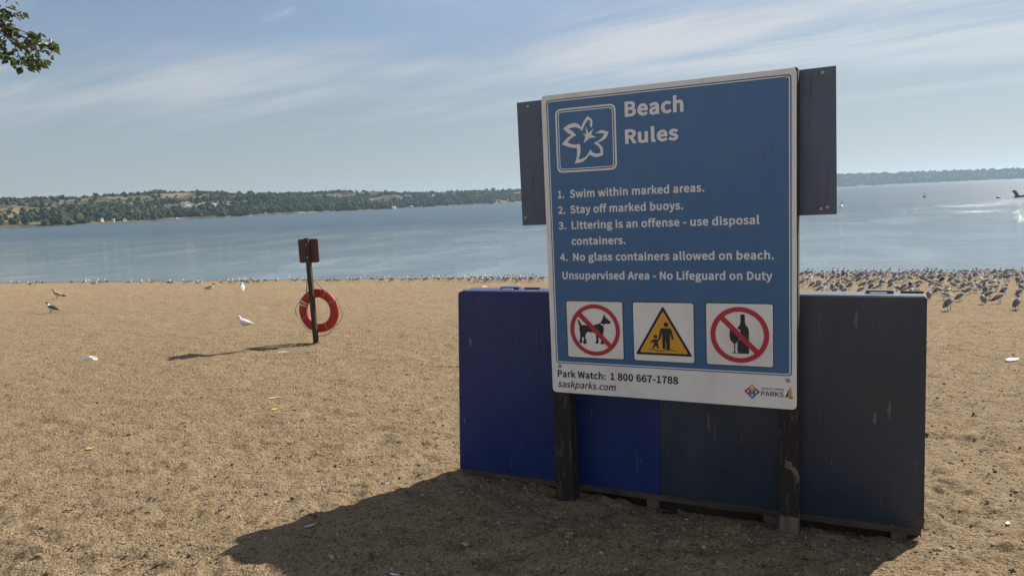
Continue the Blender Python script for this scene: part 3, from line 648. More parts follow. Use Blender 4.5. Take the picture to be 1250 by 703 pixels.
for _l in """-	121	16,86,0,8,30,0 106,86,-30,0,0,8 106,110,0,-8,-30,0 16,110,30,0,0,-8
.	97	49,-5,-13,0,12,0 72,20,0,-15,0,14 49,44,12,0,-13,0 26,20,0,14,0,-15
0	194	97,-5,-49,0,49,0 177,129,0,-89,0,89 97,261,49,0,-49,0 18,129,0,89,0,-89|97,21,29,0,-29,0 48,129,0,-75,0,75 97,236,-29,0,29,0 146,129,0,75,0,-75
1	194	31,0,0,9,47,0 172,0,-47,0,0,9 172,27,0,-9,-18,0 120,27,17,0,0,76 120,257,0,-77,-8,0 96,257,8,0,-14,-8 42,238,23,5,0,-6 42,218,0,7,16,0 88,218,-15,0,0,-64 88,27,0,63,-19,0 31,27,19,0,0,-9
2	194	15,0,0,6,54,0 177,0,-54,0,0,9 177,28,0,-10,-24,0 106,28,23,0,-13,0 64,25,13,1,60,57 165,186,0,-52,0,45 90,261,46,0,-33,0 14,224,21,22,6,-6 33,206,-7,6,14,17 86,235,-21,0,32,0 133,185,0,29,0,-45 15,19,81,70,0,-6
3	194	92,-5,-40,0,46,0 175,69,0,-46,0,35 120,134,31,-8,0,0 120,136,0,-1,28,9 166,197,0,-31,0,41 91,261,43,0,-29,0 20,231,19,17,5,-7 37,210,-6,7,14,15 90,235,-21,0,27,0 133,195,0,24,0,-28 62,146,54,0,0,-9 62,121,0,8,60,0 142,70,0,31,0,-30 90,22,31,0,-29,0 27,51,15,-15,-6,-6 10,31,6,7,17,-19
4	194	119,0,0,24,10,0 149,0,-10,0,0,24 149,71,0,-24,12,0 183,71,-11,0,0,8 183,96,0,-8,-11,0 149,96,12,0,0,54 149,257,0,-54,-12,0 114,257,12,0,-36,-55 7,92,36,55,0,-7 7,71,0,7,37,0 119,71,-37,0,0,-24|119,96,0,27,-26,0 40,96,27,0,20,29 99,184,-20,-29,7,12 119,222,-6,-13,1,0 121,222,-1,0,-1,-13 119,175,0,13,0,-26
6	194	105,-5,-49,0,40,0 179,79,0,-50,0,54 108,159,43,0,-20,0 50,129,15,19,1,79 116,235,-36,0,15,0 157,215,-10,12,6,7 175,235,-6,-7,-15,15 114,261,27,0,-49,0 20,123,0,100,0,-85|50,103,4,-53,17,24 103,136,-16,0,31,0 149,79,0,34,0,-35 105,21,25,0,-32,0
7	194	69,0,5,97,11,0 103,0,-11,0,4,100 178,237,-60,-77,0,7 178,257,0,-7,-54,0 17,257,54,0,0,-9 17,229,0,9,42,0 142,229,-42,0,-51,-70
8	194	98,-5,-48,0,48,0 178,62,0,-37,0,35 135,129,23,-13,0,1 135,131,0,-1,15,12 169,193,0,-27,0,39 99,261,44,0,-40,0 28,195,0,39,0,-27 63,136,-19,13,0,0 63,135,0,0,-23,-13 16,64,0,34,0,-40|116,139,17,16,-31,12 57,195,0,-30,0,25 98,237,-23,0,28,0 142,191,0,26,0,-19|98,19,30,0,-30,0 44,67,0,-28,0,24 80,125,-21,-14,36,-15 148,63,0,34,0,-26
:	97	49,137,-13,0,12,0 72,161,0,-15,0,14 49,186,12,0,-13,0 26,161,0,14,0,-15|49,-5,-13,0,12,0 72,20,0,-15,0,14 49,44,12,0,-13,0 26,20,0,14,0,-15
A	213	1,0,29,86,11,0 34,0,-11,0,8,26 59,78,-8,-26,31,0 153,78,-32,0,8,-26 177,0,-8,26,12,0 211,0,-11,0,-29,86 124,257,29,-86,-12,0 88,257,12,0,-29,-86|67,104,26,0,4,13 79,144,-4,-14,10,29 105,230,-8,-30,1,0 106,230,0,0,9,-29 132,144,-9,29,4,-14 145,104,-4,13,-26,0
B	230	35,0,0,86,28,0 117,0,-27,0,57,0 214,75,0,-50,0,35 162,137,31,-6,0,0 162,138,0,0,24,8 200,194,0,-26,0,45 111,257,52,0,-25,0 35,257,26,0,0,-86|68,148,12,0,0,28 68,231,0,-28,13,0 107,231,-13,0,40,0 168,190,0,30,0,-26 106,148,44,0,-13,0|68,26,15,0,0,32 68,123,0,-33,15,0 112,123,-15,0,46,0 182,76,0,32,0,-34 112,26,45,0,-15,0
C	223	132,-5,-64,0,33,0 211,32,-21,-23,-6,7 193,53,6,-7,-17,-18 133,24,25,0,-49,0 54,129,0,-65,0,64 134,233,-48,0,23,0 187,209,-14,14,6,7 204,230,-5,-7,-14,16 134,261,31,0,-65,0 20,128,0,83,0,-83
D	241	35,0,0,86,22,0 101,0,-22,0,77,0 220,129,0,-81,0,82 99,257,79,0,-21,0 35,257,22,0,0,-86|68,27,9,0,0,68 68,230,0,-68,9,0 97,230,-10,0,60,0 187,129,0,65,0,-65 97,27,60,0,-10,0
E	206	35,0,0,86,51,0 187,0,-51,0,0,9 187,28,0,-10,-40,0 68,28,39,0,0,31 68,121,0,-31,32,0 165,121,-33,0,0,9 165,149,0,-9,-33,0 68,149,32,0,0,27 68,229,0,-27,38,0 183,229,-38,0,0,9 183,257,0,-9,-49,0 35,257,50,0,0,-86
H	255	35,0,0,86,11,0 68,0,-11,0,0,40 68,121,0,-40,39,0 187,121,-40,0,0,-40 187,0,0,40,11,0 220,0,-11,0,0,86 220,257,0,-86,-11,0 187,257,11,0,0,-36 187,149,0,36,-40,0 68,149,39,0,0,36 68,257,0,-36,-11,0 35,257,11,0,0,-86
K	226	35,0,0,86,11,0 68,0,-11,0,0,27 68,81,0,-27,14,18 112,134,-15,-18,25,-45 189,0,-26,45,12,0 225,0,-12,0,-31,53 132,159,31,-53,27,33 213,257,-27,-33,-13,0 176,257,12,0,-36,-43 68,128,36,43,0,0 68,128,0,0,0,43 68,257,0,-43,-11,0 35,257,11,0,0,-86
L	190	35,0,0,86,49,0 180,0,-48,0,0,9 180,28,0,-10,-37,0 68,28,37,0,0,76 68,257,0,-77,-11,0 35,257,11,0,0,-86
N	253	35,0,0,86,11,0 66,0,-10,0,0,45 66,135,0,-45,0,27 62,215,1,-26,0,0 63,215,0,0,10,-18 91,162,-9,18,31,-54 185,0,-32,54,11,0 218,0,-11,0,0,86 218,257,0,-86,-10,0 187,257,10,0,0,-45 187,123,0,45,0,-26 192,42,-3,26,-1,0 190,42,0,0,-9,18 162,95,9,-18,-31,54 68,257,32,-54,-11,0 35,257,11,0,0,-86
P	222	35,0,0,86,11,0 68,0,-11,0,0,34 68,102,0,-34,14,0 110,102,-14,0,56,0 204,181,0,-54,0,56 109,257,57,0,-25,0 35,257,25,0,0,-86|68,129,12,0,0,33 68,230,0,-34,12,0 104,230,-12,0,46,0 172,181,0,38,0,-36 106,129,45,0,-13,0
R	222	68,135,14,0,0,32 68,230,0,-31,14,0 111,230,-15,0,40,0 173,185,0,33,0,-34 111,135,40,0,-15,0|176,0,-21,36,12,0 213,0,-13,0,-22,37 147,112,22,-37,35,9 205,185,0,-40,0,53 116,257,52,0,-27,0 35,257,27,0,0,-86 35,0,0,86,11,0 68,0,-11,0,0,36 68,109,0,-36,15,0 114,109,-16,0,21,-36
S	209	106,-5,-36,0,54,0 194,68,0,-40,0,38 141,137,30,-13,-12,5 104,153,12,-6,-20,8 62,196,0,-25,0,22 110,233,-29,0,23,0 168,209,-16,15,6,7 185,230,-6,-7,-18,18 110,261,30,0,-47,0 29,193,0,40,0,-37 81,127,-24,11,12,-5 118,111,-13,6,24,-11 161,65,0,27,0,-24 107,24,34,0,-27,0 36,56,18,-20,-6,-8 17,33,6,8,22,-23
T	210	89,0,0,76,10,0 121,0,-11,0,0,76 121,229,0,-76,26,0 199,229,-26,0,0,9 199,257,0,-9,-63,0 11,257,63,0,0,-9 11,229,0,9,26,0 89,229,-26,0,0,-76
U	252	126,-5,-52,0,53,0 218,106,0,-83,0,50 218,257,0,-51,-10,0 187,257,11,0,0,-51 187,105,0,51,0,-62 126,24,34,0,-33,0 67,105,0,-62,0,51 67,257,0,-51,-11,0 34,257,11,0,0,-51 34,106,0,50,0,-83
W	307	63,0,-18,86,13,0 102,0,-13,0,13,52 140,155,-13,-52,4,20 153,213,-4,-19,0,0 154,213,0,0,5,-19 167,155,-5,20,13,-52 206,0,-13,52,13,0 245,0,-13,0,18,86 298,257,-18,-86,-10,0 267,257,10,0,-9,-47 239,117,10,47,-4,-28 225,34,5,28,0,0 223,34,1,0,-6,28 205,117,6,-27,-12,47 169,257,12,-47,-9,0 140,257,10,0,-12,-47 104,117,12,47,-6,-28 86,34,6,28,0,0 85,34,0,0,-6,28 69,117,6,-28,-9,47 42,257,9,-47,-11,0 9,257,11,0,18,-86
a	197	76,-5,-32,0,23,0 139,23,-18,-15,0,0 140,23,0,0,1,-8 143,0,-1,8,9,0 169,0,-9,0,0,39 169,117,0,-39,0,47 103,195,47,0,-31,0 29,170,17,11,4,-7 41,148,-4,7,15,10 98,168,-22,0,31,0 137,120,0,25,-81,-9 21,49,0,42,0,-34|85,21,18,0,-19,0 51,51,0,-21,0,25 137,99,-64,-7,0,-18 137,46,0,18,-18,-16
b	216	116,-5,-18,0,43,0 199,98,0,-65,0,59 123,195,49,0,-21,0 63,168,18,15,0,12 64,202,0,-11,0,26 64,279,0,-26,-10,0 32,279,11,0,0,-93 32,0,0,93,9,0 58,0,-9,0,1,7 61,20,-1,-7,0,0 62,20,0,0,16,-15|111,22,31,0,-13,0 64,42,17,-15,0,33 64,142,0,-33,18,17 115,168,-16,0,36,0 165,98,0,42,0,-47
c	178	107,-5,-50,0,23,0 169,19,-17,-14,-5,7 155,41,4,-7,-12,-11 110,22,17,0,-35,0 51,95,0,-44,0,44 111,168,-35,0,15,0 149,152,-11,9,5,7 165,173,-5,-7,-13,12 110,195,24,0,-49,0 18,95,0,63,0,-63
d	217	97,-5,-48,0,23,0 155,22,-15,-14,0,0 156,22,-1,0,1,-7 159,0,-1,7,8,0 185,0,-9,0,0,93 185,279,0,-93,-11,0 153,279,10,0,0,-25 153,206,0,24,0,-11 154,173,0,11,-16,14 101,195,22,0,-44,0 19,95,0,62,0,-63|104,22,17,0,-33,0 51,95,0,-46,0,44 106,168,-30,0,16,0 153,148,-16,14,0,-33 153,48,0,34,-16,-17
e	194	109,-5,-51,0,26,0 172,15,-17,-11,-4,7 160,36,4,-7,-14,-9 113,21,18,0,-36,0 50,88,2,-41,42,0 178,88,-43,0,1,4 179,106,0,-7,0,54 103,195,49,0,-43,0 18,95,0,62,0,-63|49,110,34,0,4,38 104,169,-27,0,30,0 151,110,0,39,-34,0
f	114	12,164,0,8,8,0 37,164,-8,0,0,-55 37,0,0,55,11,0 69,0,-10,0,0,55 69,164,0,-55,14,0 110,164,-14,0,0,9 110,190,0,-9,-14,0 69,190,14,0,0,10 69,220,0,-10,0,25 96,258,-18,0,7,0 118,252,-7,4,2,9 125,277,-3,-8,-9,4 93,283,12,0,-38,0 37,221,0,38,0,-11 37,190,0,10,-8,0 12,188,8,1,0,-8
g	197	96,-88,-46,0,59,0 193,-22,0,-35,0,32 126,23,44,0,-12,0 89,23,12,0,-26,0 56,44,0,-12,0,11 68,67,-7,-6,8,-4 96,60,-9,0,39,0 166,126,0,-40,0,17 150,166,9,-9,13,0 189,166,-13,0,0,8 189,190,0,-8,-22,0 123,190,22,0,-7,3 96,195,11,0,-38,0 25,127,0,42,0,-23 50,76,-13,10,0,0 50,75,0,0,-10,-7 29,39,0,16,0,-15 46,8,-10,6,0,-1 46,6,0,1,-18,-11 18,-37,0,17,0,-32|96,82,22,0,-22,0 56,127,0,-28,0,28 96,172,-22,0,23,0 137,127,0,28,0,-28|101,-65,37,0,-35,0 46,-32,0,-21,0,11 65,0,-14,-10,9,-2 90,-3,-7,0,11,0 123,-3,-11,0,25,0 161,-27,0,18,0,-20
h	212	32,0,0,93,11,0 64,0,-10,0,0,46 64,138,0,-46,19,19 116,167,-19,0,25,0 152,116,0,36,0,-39 152,0,0,39,11,0 184,0,-10,0,0,40 184,120,0,-40,0,49 126,195,40,0,-26,0 63,163,18,18,0,13 64,202,0,-13,0,26 64,279,0,-26,-10,0 32,279,11,0,0,-93
i	96	32,0,0,63,11,0 64,0,-10,0,0,63 64,190,0,-63,-10,0 32,190,11,0,0,-63|48,229,-12,0,13,0 70,251,0,-13,0,12 48,271,13,0,-12,0 27,251,0,12,0,-13
k	193	32,0,0,93,11,0 64,0,-11,0,0,17 64,50,0,-17,12,14 99,92,-11,-14,19,-31 155,0,-18,31,12,0 190,0,-12,0,-24,38 118,113,24,-37,21,26 181,190,-21,-25,-12,0 146,190,12,0,-27,-33 65,90,27,33,0,0 64,90,0,0,0,63 64,279,0,-63,-11,0 32,279,11,0,0,-93
l	99	66,-5,-24,0,9,0 84,-2,-4,-1,-1,8 80,23,1,-8,-4,-1 73,22,2,0,-5,0 64,36,0,-10,0,81 64,279,0,-81,-10,0 32,279,11,0,0,-81 32,38,0,80,0,-27
m	324	32,0,0,63,11,0 64,0,-10,0,0,46 64,138,0,-46,18,20 112,167,-14,0,24,0 147,116,0,36,0,-39 147,0,0,39,11,0 179,0,-10,0,0,46 179,138,0,-46,18,20 227,167,-14,0,24,0 263,116,0,36,0,-39 263,0,0,39,10,0 294,0,-10,0,0,40 294,120,0,-40,0,49 237,195,39,0,-23,0 174,159,20,21,-8,22 121,195,30,0,-22,0 62,162,17,19,0,0 62,162,0,0,-1,10 58,190,2,-9,-8,0 32,190,9,0,0,-63
n	213	32,0,0,63,11,0 64,0,-10,0,0,46 64,138,0,-46,19,19 116,167,-19,0,25,0 152,116,0,36,0,-39 152,0,0,39,11,0 184,0,-10,0,0,40 184,120,0,-40,0,49 126,195,40,0,-26,0 62,162,18,19,0,0 62,162,0,0,-1,10 58,190,2,-9,-8,0 32,190,9,0,0,-63
o	212	106,-5,-46,0,47,0 194,95,0,-63,0,63 106,195,47,0,-46,0 18,95,0,63,0,-63|106,22,33,0,-33,0 51,95,0,-44,0,44 106,168,-33,0,33,0 161,95,0,44,0,-44
p	217	32,-80,0,90,11,0 64,-80,-10,0,0,21 64,-16,0,-21,0,11 63,18,1,-12,18,-15 116,-5,-17,0,43,0 199,98,0,-65,0,59 123,195,49,0,-22,0 62,168,17,14,0,0 62,168,0,0,-1,7 58,190,2,-7,-8,0 32,190,9,0,0,-90|111,22,31,0,-13,0 64,42,17,-15,0,33 64,142,0,-33,19,17 115,168,-16,0,36,0 165,98,0,42,0,-47
r	136	32,0,0,63,11,0 64,0,-10,0,0,41 64,122,0,-41,13,32 112,166,-16,0,8,0 131,163,-7,2,2,9 137,191,-2,-9,-6,3 116,195,9,0,-21,0 62,155,14,25,0,0 62,155,0,0,-1,12 58,190,2,-11,-8,0 32,190,9,0,0,-63
s	164	82,-5,-27,0,45,0 151,52,0,-31,0,36 93,110,28,-11,-21,8 52,143,0,-18,0,15 88,170,-25,0,16,0 131,153,-13,10,5,7 146,173,-5,-6,-14,12 87,195,24,0,-41,0 22,141,0,30,0,-32 77,86,-27,10,21,-8 120,50,0,19,0,-16 83,20,25,0,-23,0 27,43,16,-14,-6,-7 11,22,5,7,18,-15
t	132	92,-5,-41,0,12,0 127,2,-11,-3,-2,9 121,27,2,-8,-7,-3 99,21,7,0,-22,0 70,58,0,-23,0,35 70,164,0,-35,17,0 121,164,-17,0,0,9 121,190,0,-9,-17,0 70,190,17,0,0,18 70,244,0,-18,-9,0 43,244,9,0,-1,-18 40,190,1,18,-10,0 9,188,10,1,0,-8 9,164,0,8,10,0 38,164,-10,0,0,-35 38,59,0,35,0,-38
u	212	88,-5,-40,0,26,0 151,30,-18,-21,0,0 152,30,-1,0,0,-10 154,0,-1,10,9,0 181,0,-9,0,0,63 181,190,0,-63,-11,0 149,190,10,0,0,-45 149,55,0,45,-18,-22 97,23,20,0,-25,0 62,74,0,-36,0,38 62,190,0,-39,-11,0 29,190,11,0,0,-40 29,70,0,40,0,-49
v	182	73,0,-23,63,13,0 111,0,-13,0,22,63 178,190,-23,-63,-11,0 146,190,11,0,-12,-36 110,82,12,36,-5,-19 93,26,5,18,-1,0 91,26,1,0,-6,18 74,82,5,-19,-12,36 38,190,12,-36,-11,0 5,190,11,0,22,-63
w	281	62,0,-17,63,13,0 99,0,-12,0,9,34 126,102,-9,-34,5,18 139,157,-4,-19,1,0 141,157,0,0,5,-19 154,103,-5,17,9,-35 181,0,-9,34,13,0 220,0,-13,0,17,63 272,190,-17,-63,-11,0 241,190,10,0,-9,-37 213,80,9,37,-4,-18 202,27,4,18,-1,0 200,27,1,0,-5,18 187,80,4,-18,-10,37 157,190,10,-37,-11,0 126,190,10,0,-10,-37 96,80,10,37,-5,-18 83,27,4,18,0,0 82,27,0,0,-4,18 70,80,4,-18,-9,37 42,190,9,-37,-11,0 9,190,11,0,18,-63
y	182	35,-82,-8,0,38,0 106,-16,-13,-37,24,69 178,190,-24,-69,-11,0 147,190,10,0,-12,-35 112,85,12,35,-5,-17 97,31,5,17,-1,0 95,31,1,0,-6,18 76,85,6,-17,-13,35 38,190,13,-35,-11,0 5,190,11,0,25,-63 81,0,-26,63,-2,-5 77,-15,1,5,-8,-23 34,-56,21,0,-5,0 19,-53,4,-1,-2,-8 13,-78,2,8,6,-3
 	78	""".split('\n'):
    _c, _a, _s = _l.split('\t')
    GLYPHS[_c] = (int(_a), [[tuple(int(q) for q in p.split(',')) for p in sp.split(' ')] for sp in _s.split('|')] if _s else [])
def lettering(txt, x0, x1, base, cap, m, y=Y2, bold=8.0, shear=0.0, label=None, name='lettering'):
    """a line of text from stroked outlines, fitted to width x0..x1 on its base line with capital height cap"""
    cu_ = bpy.data.curves.new(name, 'CURVE'); cu_.dimensions = '2D'; cu_.fill_mode = 'FRONT'; cu_.resolution_u = 4
    x = 0.0; lo, hi = 1e9, -1e9; raw = []
    for ch in txt:
        adv, sps = GLYPHS[ch]
        for sp in sps: raw.append([(p[0] + x, p[1], p[2], p[3], p[4], p[5]) for p in sp])
        x += adv + bold * 1.3
    def bez(p, q, n=5):
        P = [Vector(p[:2]), Vector((p[0] + p[4], p[1] + p[5])), Vector((q[0] + q[2], q[1] + q[3])), Vector(q[:2])]
        if abs(p[4]) + abs(p[5]) + abs(q[2]) + abs(q[3]) < 1 or (abs((P[1] - P[0]).cross(P[3] - P[0])) < 1.5 * (P[3] - P[0]).length and abs((P[2] - P[0]).cross(P[3] - P[0])) < 1.5 * (P[3] - P[0]).length): n = 1
        return [P[0] * (1 - t) ** 3 + P[1] * 3 * t * (1 - t) ** 2 + P[2] * 3 * t * t * (1 - t) + P[3] * t ** 3 for t in [i / n for i in range(n)]]
    polys = []
    for sp in raw:
        q = [v for i in range(len(sp)) for v in bez(sp[i], sp[(i + 1) % len(sp)])]
        r = []
        for v in q:
            if not r or (v - r[-1]).length > 3.2: r.append(v)
        q = r if (r[0] - r[-1]).length > 3.2 else r[:-1]
        polys.append(q)
    area = lambda q: sum(q[i - 1].x * q[i].y - q[i].x * q[i - 1].y for i in range(len(q)))
    sgn = 1 if area(max(polys, key=lambda q: abs(area(q)))) > 0 else -1
    def grow(q):
        out = []
        for i, v in enumerate(q):
            d0 = (v - q[i - 1]).normalized(); d1 = (q[(i + 1) % len(q)] - v).normalized()
            n0 = Vector((d0.y, -d0.x)) * sgn; n1 = Vector((d1.y, -d1.x)) * sgn; h = n0 + n1
            h = n0 if h.length < .2 else h.normalized() / max(.62, h.length / 2)
            out.append(v + h * bold)
        return out
    polys = [grow(q) for q in polys]
    lo = min(v.x for q in polys for v in q); hi = max(v.x for q in polys for v in q)
    k = cap / (257 + 2 * bold); kx = (x1 - x0) / (hi - lo)
    for q in polys:
        c = cu_.splines.new('POLY'); c.points.add(len(q) - 1); c.use_cyclic_u = True
        for bp, v in zip(c.points, q): bp.co = (v.x / 1000, v.y / 1000, 0, 1)
    xf = Matrix.Translation((x0, base, 0)) @ Matrix.Diagonal((kx * 1000, k * 1000, 1, 1)) @ Matrix(((1, shear, 0, -lo / 1000), (0, 1, 0, bold / 1000), (0, 0, 1, 0), (0, 0, 0, 1)))
    o = curve_mesh(name, cu_, m, y, panel, xf)
    if label: o['label'] = label
    return o
# heading and rules
lettering('Beach', -.183, .113, 2.046, .076, m_letter, bold=15.0)
lettering('Rules', -.185, .085, 1.912, .072, m_letter, bold=15.0)
for n_, x0, x1, z, txt, tx0, tx1 in [('1.', -.563, -.526, 1.6545, 'Swim within marked areas.', -.495, .207), ('2.', -.565, -.524, 1.572, 'Stay off marked buoys.', -.496, .102),
                                   ('3.', -.566, -.522, 1.489, 'Littering is an offense - use disposal', -.491, .463), (None, 0, 0, 1.405, 'containers.', -.495, -.197),
                                   ('4.', -.565, -.520, 1.320, 'No glass containers allowed on beach.', -.489, .528)]:
    if n_: lettering(n_, x0, x1, z, .040, m_letter, bold=11.0)
    lettering(txt, tx0, tx1, z, .041, m_letter, bold=11.0)
lettering('Unsupervised Area - No Lifeguard on Duty', -.554, .521, 1.221, .041, m_letter, bold=11.0)
lettering('Park Watch:', -.605, -.329, .680, .038, m_black, Y1, bold=12.0)
lettering('1 800 667-1788', -.302, .060, .681, .039, m_black, Y1, bold=12.0)
lettering('saskparks.com', -.607, -.278, .6225, .037, m_black, Y1, bold=6.0, shear=.25)
# the flower emblem
FO = [(-519, 2018, 1), (-475, 2038), (-434, 2033), (-419, 2014, 1), (-403, 2046), (-381, 2069, 1), (-358, 2047), (-360, 2008, 1), (-371, 2022), (-368, 2042), (-377, 2052, 1), (-394, 2033), (-414, 1996, 1), (-432, 2012), (-456, 2018), (-489, 2013, 1), (-462, 1994), (-448, 1976, 1), (-474, 1965), (-498, 1943, 1), (-470, 1932), (-428, 1930, 1), (-426, 1894), (-440, 1850, 1), (-402, 1862), (-372, 1897, 1), (-352, 1878), (-316, 1876, 1), (-322, 1903), (-352, 1930, 1), (-318, 1945), (-292, 1972, 1), (-322, 1978), (-345, 1976, 1), (-310, 1991), (-270, 1979, 1), (-288, 1949), (-331, 1930, 1), (-306, 1903), (-305, 1864, 1), (-345, 1858), (-377, 1872, 1), (-410, 1842), (-461, 1831, 1), (-448, 1868), (-446, 1911, 1), (-486, 1918), (-529, 1936, 1), (-508, 1958), (-474, 1980, 1), (-496, 1994)]
curve_fill('flower_emblem', [([(p[0] / 1000, p[1] / 1000) + tuple(p[2:]) for p in FO], True), ([(-.408, 1.934), (-.397, 1.967), (-.412, 1.985), (-.393, 1.975), (-.393, 2.018), (-.379, 1.982), (-.350, 2.006), (-.366, 1.972), (-.336, 1.958), (-.372, 1.957)][::-1], False)], m_letter, Y2)
# pictogram plates
def circ(cx, cz, rx, rz, n=48, a0=0, a1=360): return [(cx + rx * math.cos(R_(a0 + (a1 - a0) * i / n)), cz + rz * math.sin(R_(a0 + (a1 - a0) * i / n))) for i in range(n)]
for nm, (x0, z0, x1, z1) in dict(no_dogs_plate=(-.537, .797, -.225, 1.102), water_warning_plate=(-.167, .797, .144, 1.102), no_glass_plate=(.207, .797, .522, 1.104)).items():
    mb = MB(); mb.flat(rrect(x0 - .004, z0 - .004, x1 + .004, z1 + .004, .012), Y2, 1); mb.flat(rrect(x0, z0, x1, z1, .01), Y2 - .0008, 0); mb.build(nm, [m_white, m_black], panel)
def slash(name, cx, cz, ro, ri, w):
    mb = MB(); mb.band(circ(cx, cz, ro, ro, 64), circ(cx, cz, ri, ri, 64), Y4, 0)
    a = R_(135); dx, dz = math.cos(a), math.sin(a); nx, nz = -dz, dx; q = (ro + ri) / 2
    mb.flat([(cx + dx * q + nx * w, cz + dz * q + nz * w), (cx - dx * q + nx * w, cz - dz * q + nz * w), (cx - dx * q - nx * w, cz - dz * q - nz * w), (cx + dx * q - nx * w, cz + dz * q - nz * w)], Y4 - .0006, 0)
    mb.build(name, [m_red], panel)
slash('no_dogs_ring', -.380, .949, .139, .117, .0125); slash('no_glass_ring', .366, .950, .139, .115, .0125)
DG = [(-466, 1001), (-459, 980), (-452, 974), (-420, 973), (-390, 973), (-362, 983), (-349, 988), (-340, 1000), (-334, 1012), (-330, 1026), (-323, 1036), (-319, 1020), (-310, 1013), (-302, 1004), (-291, 999), (-290, 990), (-300, 984), (-316, 985), (-326, 983), (-331, 970), (-329, 950), (-334, 932), (-333, 905), (-330, 880), (-335, 873), (-350, 874), (-351, 882), (-346, 890), (-352, 912), (-353, 932), (-358, 932), (-362, 905), (-360, 884), (-364, 876), (-378, 876), (-379, 884), (-373, 892), (-374, 915), (-374, 934), (-400, 936), (-424, 937), (-434, 920), (-436, 906), (-430, 892), (-428, 878), (-434, 871), (-447, 873), (-448, 882), (-443, 900), (-447, 912), (-455, 900), (-452, 884), (-455, 875), (-468, 875), (-470, 884), (-464, 905), (-464, 930), (-468, 950), (-466, 966), (-472, 985), (-475, 1002)]
curve_fill('dog_figure', [([(a / 1000, b / 1000) for a, b in DG], False)], m_black, Y3)
mb = MB(); mb.flat([(-.343, .986), (-.338, .984), (-.329, .977), (-.329, .970), (-.336, .975), (-.347, .981)], Y3 - .0006); mb.build('dog_collar', [m_white], panel)
def tri(a): return rrect3([(-.159, .829), (.137, .829), (-.011, 1.086)], a)
def rrect3(P, ins, r=.010, k=5):
    c = (sum(p[0] for p in P) / 3, sum(p[1] for p in P) / 3); inr = .0857
    s = (inr - ins) / inr; P = [(c[0] + (p[0] - c[0]) * s, c[1] + (p[1] - c[1]) * s) for p in P]; out = []
    for i in range(3):
        p, a, b = Vector(P[i]), Vector(P[i - 1]), Vector(P[(i + 1) % 3]); da = (a - p).normalized() * r * 1.2; db = (b - p).normalized() * r * 1.2
        for j in range(k + 1):
            t = j / k; q = p + da * (1 - t) ** 2 + db * t ** 2; out.append((q.x, q.y))
    return out
mb = MB(); mb.flat(tri(0), Y3, 0); mb.flat(tri(.0125), Y3 - .0007, 1); mb.build('warning_triangle', [m_black, m_yellow], panel)
YF = Y3 - .0015
mb = MB(); mb.flat(circ(.004, .990, .012, .0125, 20), YF)
mb.flat([(-.020, .972), (.026, .972), (.033, .962), (.042, .918), (.036, .912), (.031, .918), (.024, .948), (.0225, .862), (.004, .862), (.003, .905), (.000, .905), (-.001, .862), (-.016, .864), (-.017, .948), (-.026, .918), (-.033, .916), (-.036, .920), (-.027, .962)], YF)
mb.build('adult_figure', [m_black], panel)
mb = MB(); mb.flat(circ(-.0515, .926, .0098, .0098, 18), YF)
mb.flat([(-.064, .912), (-.042, .912), (-.027, .922), (-.023, .917), (-.039, .902), (-.040, .888), (-.034, .866), (-.042, .864), (-.051, .880), (-.062, .864), (-.070, .868), (-.060, .886), (-.061, .899), (-.075, .892), (-.079, .898)], YF); mb.build('child_figure', [m_black], panel)
w = [(-.088 + .142 * i / 24, .8555 + .0045 * math.sin(i / 24 * 2 * math.pi * 1.6 + .3)) for i in range(25)]
mb = MB()
for i in range(24): mb.flat([(w[i][0], w[i][1] - .002), (w[i + 1][0], w[i + 1][1] - .002), (w[i + 1][0], w[i + 1][1] + .002), (w[i][0], w[i][1] + .002)], YF)
mb.build('wave_line', [m_black], panel)
curve_fill('bottle_figure', [([(.3715, 1.052), (.3925, 1.052), (.3925, 1.012), (.398, .998), (.408, .986), (.411, .972), (.411, .860), (.407, .857), (.359, .857), (.356, .860), (.356, .972), (.358, .986), (.367, .998), (.3715, 1.012)], False)], m_black, Y3)
mb = MB(); G = [(.322, .974), (.364, .974), (.3675, .950), (.364, .925), (.352, .911), (.346, .905), (.3455, .866), (.350, .861), (.361, .858), (.325, .858), (.336, .861), (.3405, .866), (.3405, .905), (.334, .911), (.322, .925), (.3185, .950)]
o = curve_fill('glass_outline', [([(a + (.0045 if a > .343 else -.0045), b + .004) for a, b in G], False)], m_white, Y3 - .0006)
curve_fill('glass_figure', [(G, False)], m_black, Y3 - .0012)
# parks logo
LC = (.4232, .6695); hl = .0385
mb = MB()
for k, (dx, dz) in enumerate(((-1, 0), (0, 1), (0, -1), (1, 0))):
    cx, cz = LC[0] + dx * hl / 2, LC[1] + dz * hl / 2; q = hl / 2 * .93
    mb.flat([(cx - q, cz), (cx, cz - q), (cx + q, cz), (cx, cz + q)], Y1, k)
    mb.flat([(cx - q * .3, cz), (cx, cz - q * .5), (cx + q * .3, cz), (cx, cz + q * .5)], Y1 - .0006, 4)
mb.build('logo_diamond', [m_lred, m_lorange, m_lblue, m_lgrey, m_letter], panel)
lettering('SASKATCHEWAN', .466, .571, .684, .009, m_black, Y1, bold=2.0)
lettering('PARKS', .466, .569, .652, .024, m_black, Y1, bold=5.0)
mb = MB(); mb.flat([(.574, .648), (.580, .660), (.600, .706), (.588, .656)], Y1, 0); mb.flat([(.586, .648), (.594, .668), (.604, .708), (.606, .664), (.602, .648)], Y1, 1); mb.flat([(.590, .647), (.610, .647), (.610, .660), (.602, .652)], Y1 - .0006, 2)
mb.build('logo_swoosh', [m_black, m_lorange, m_green], panel)
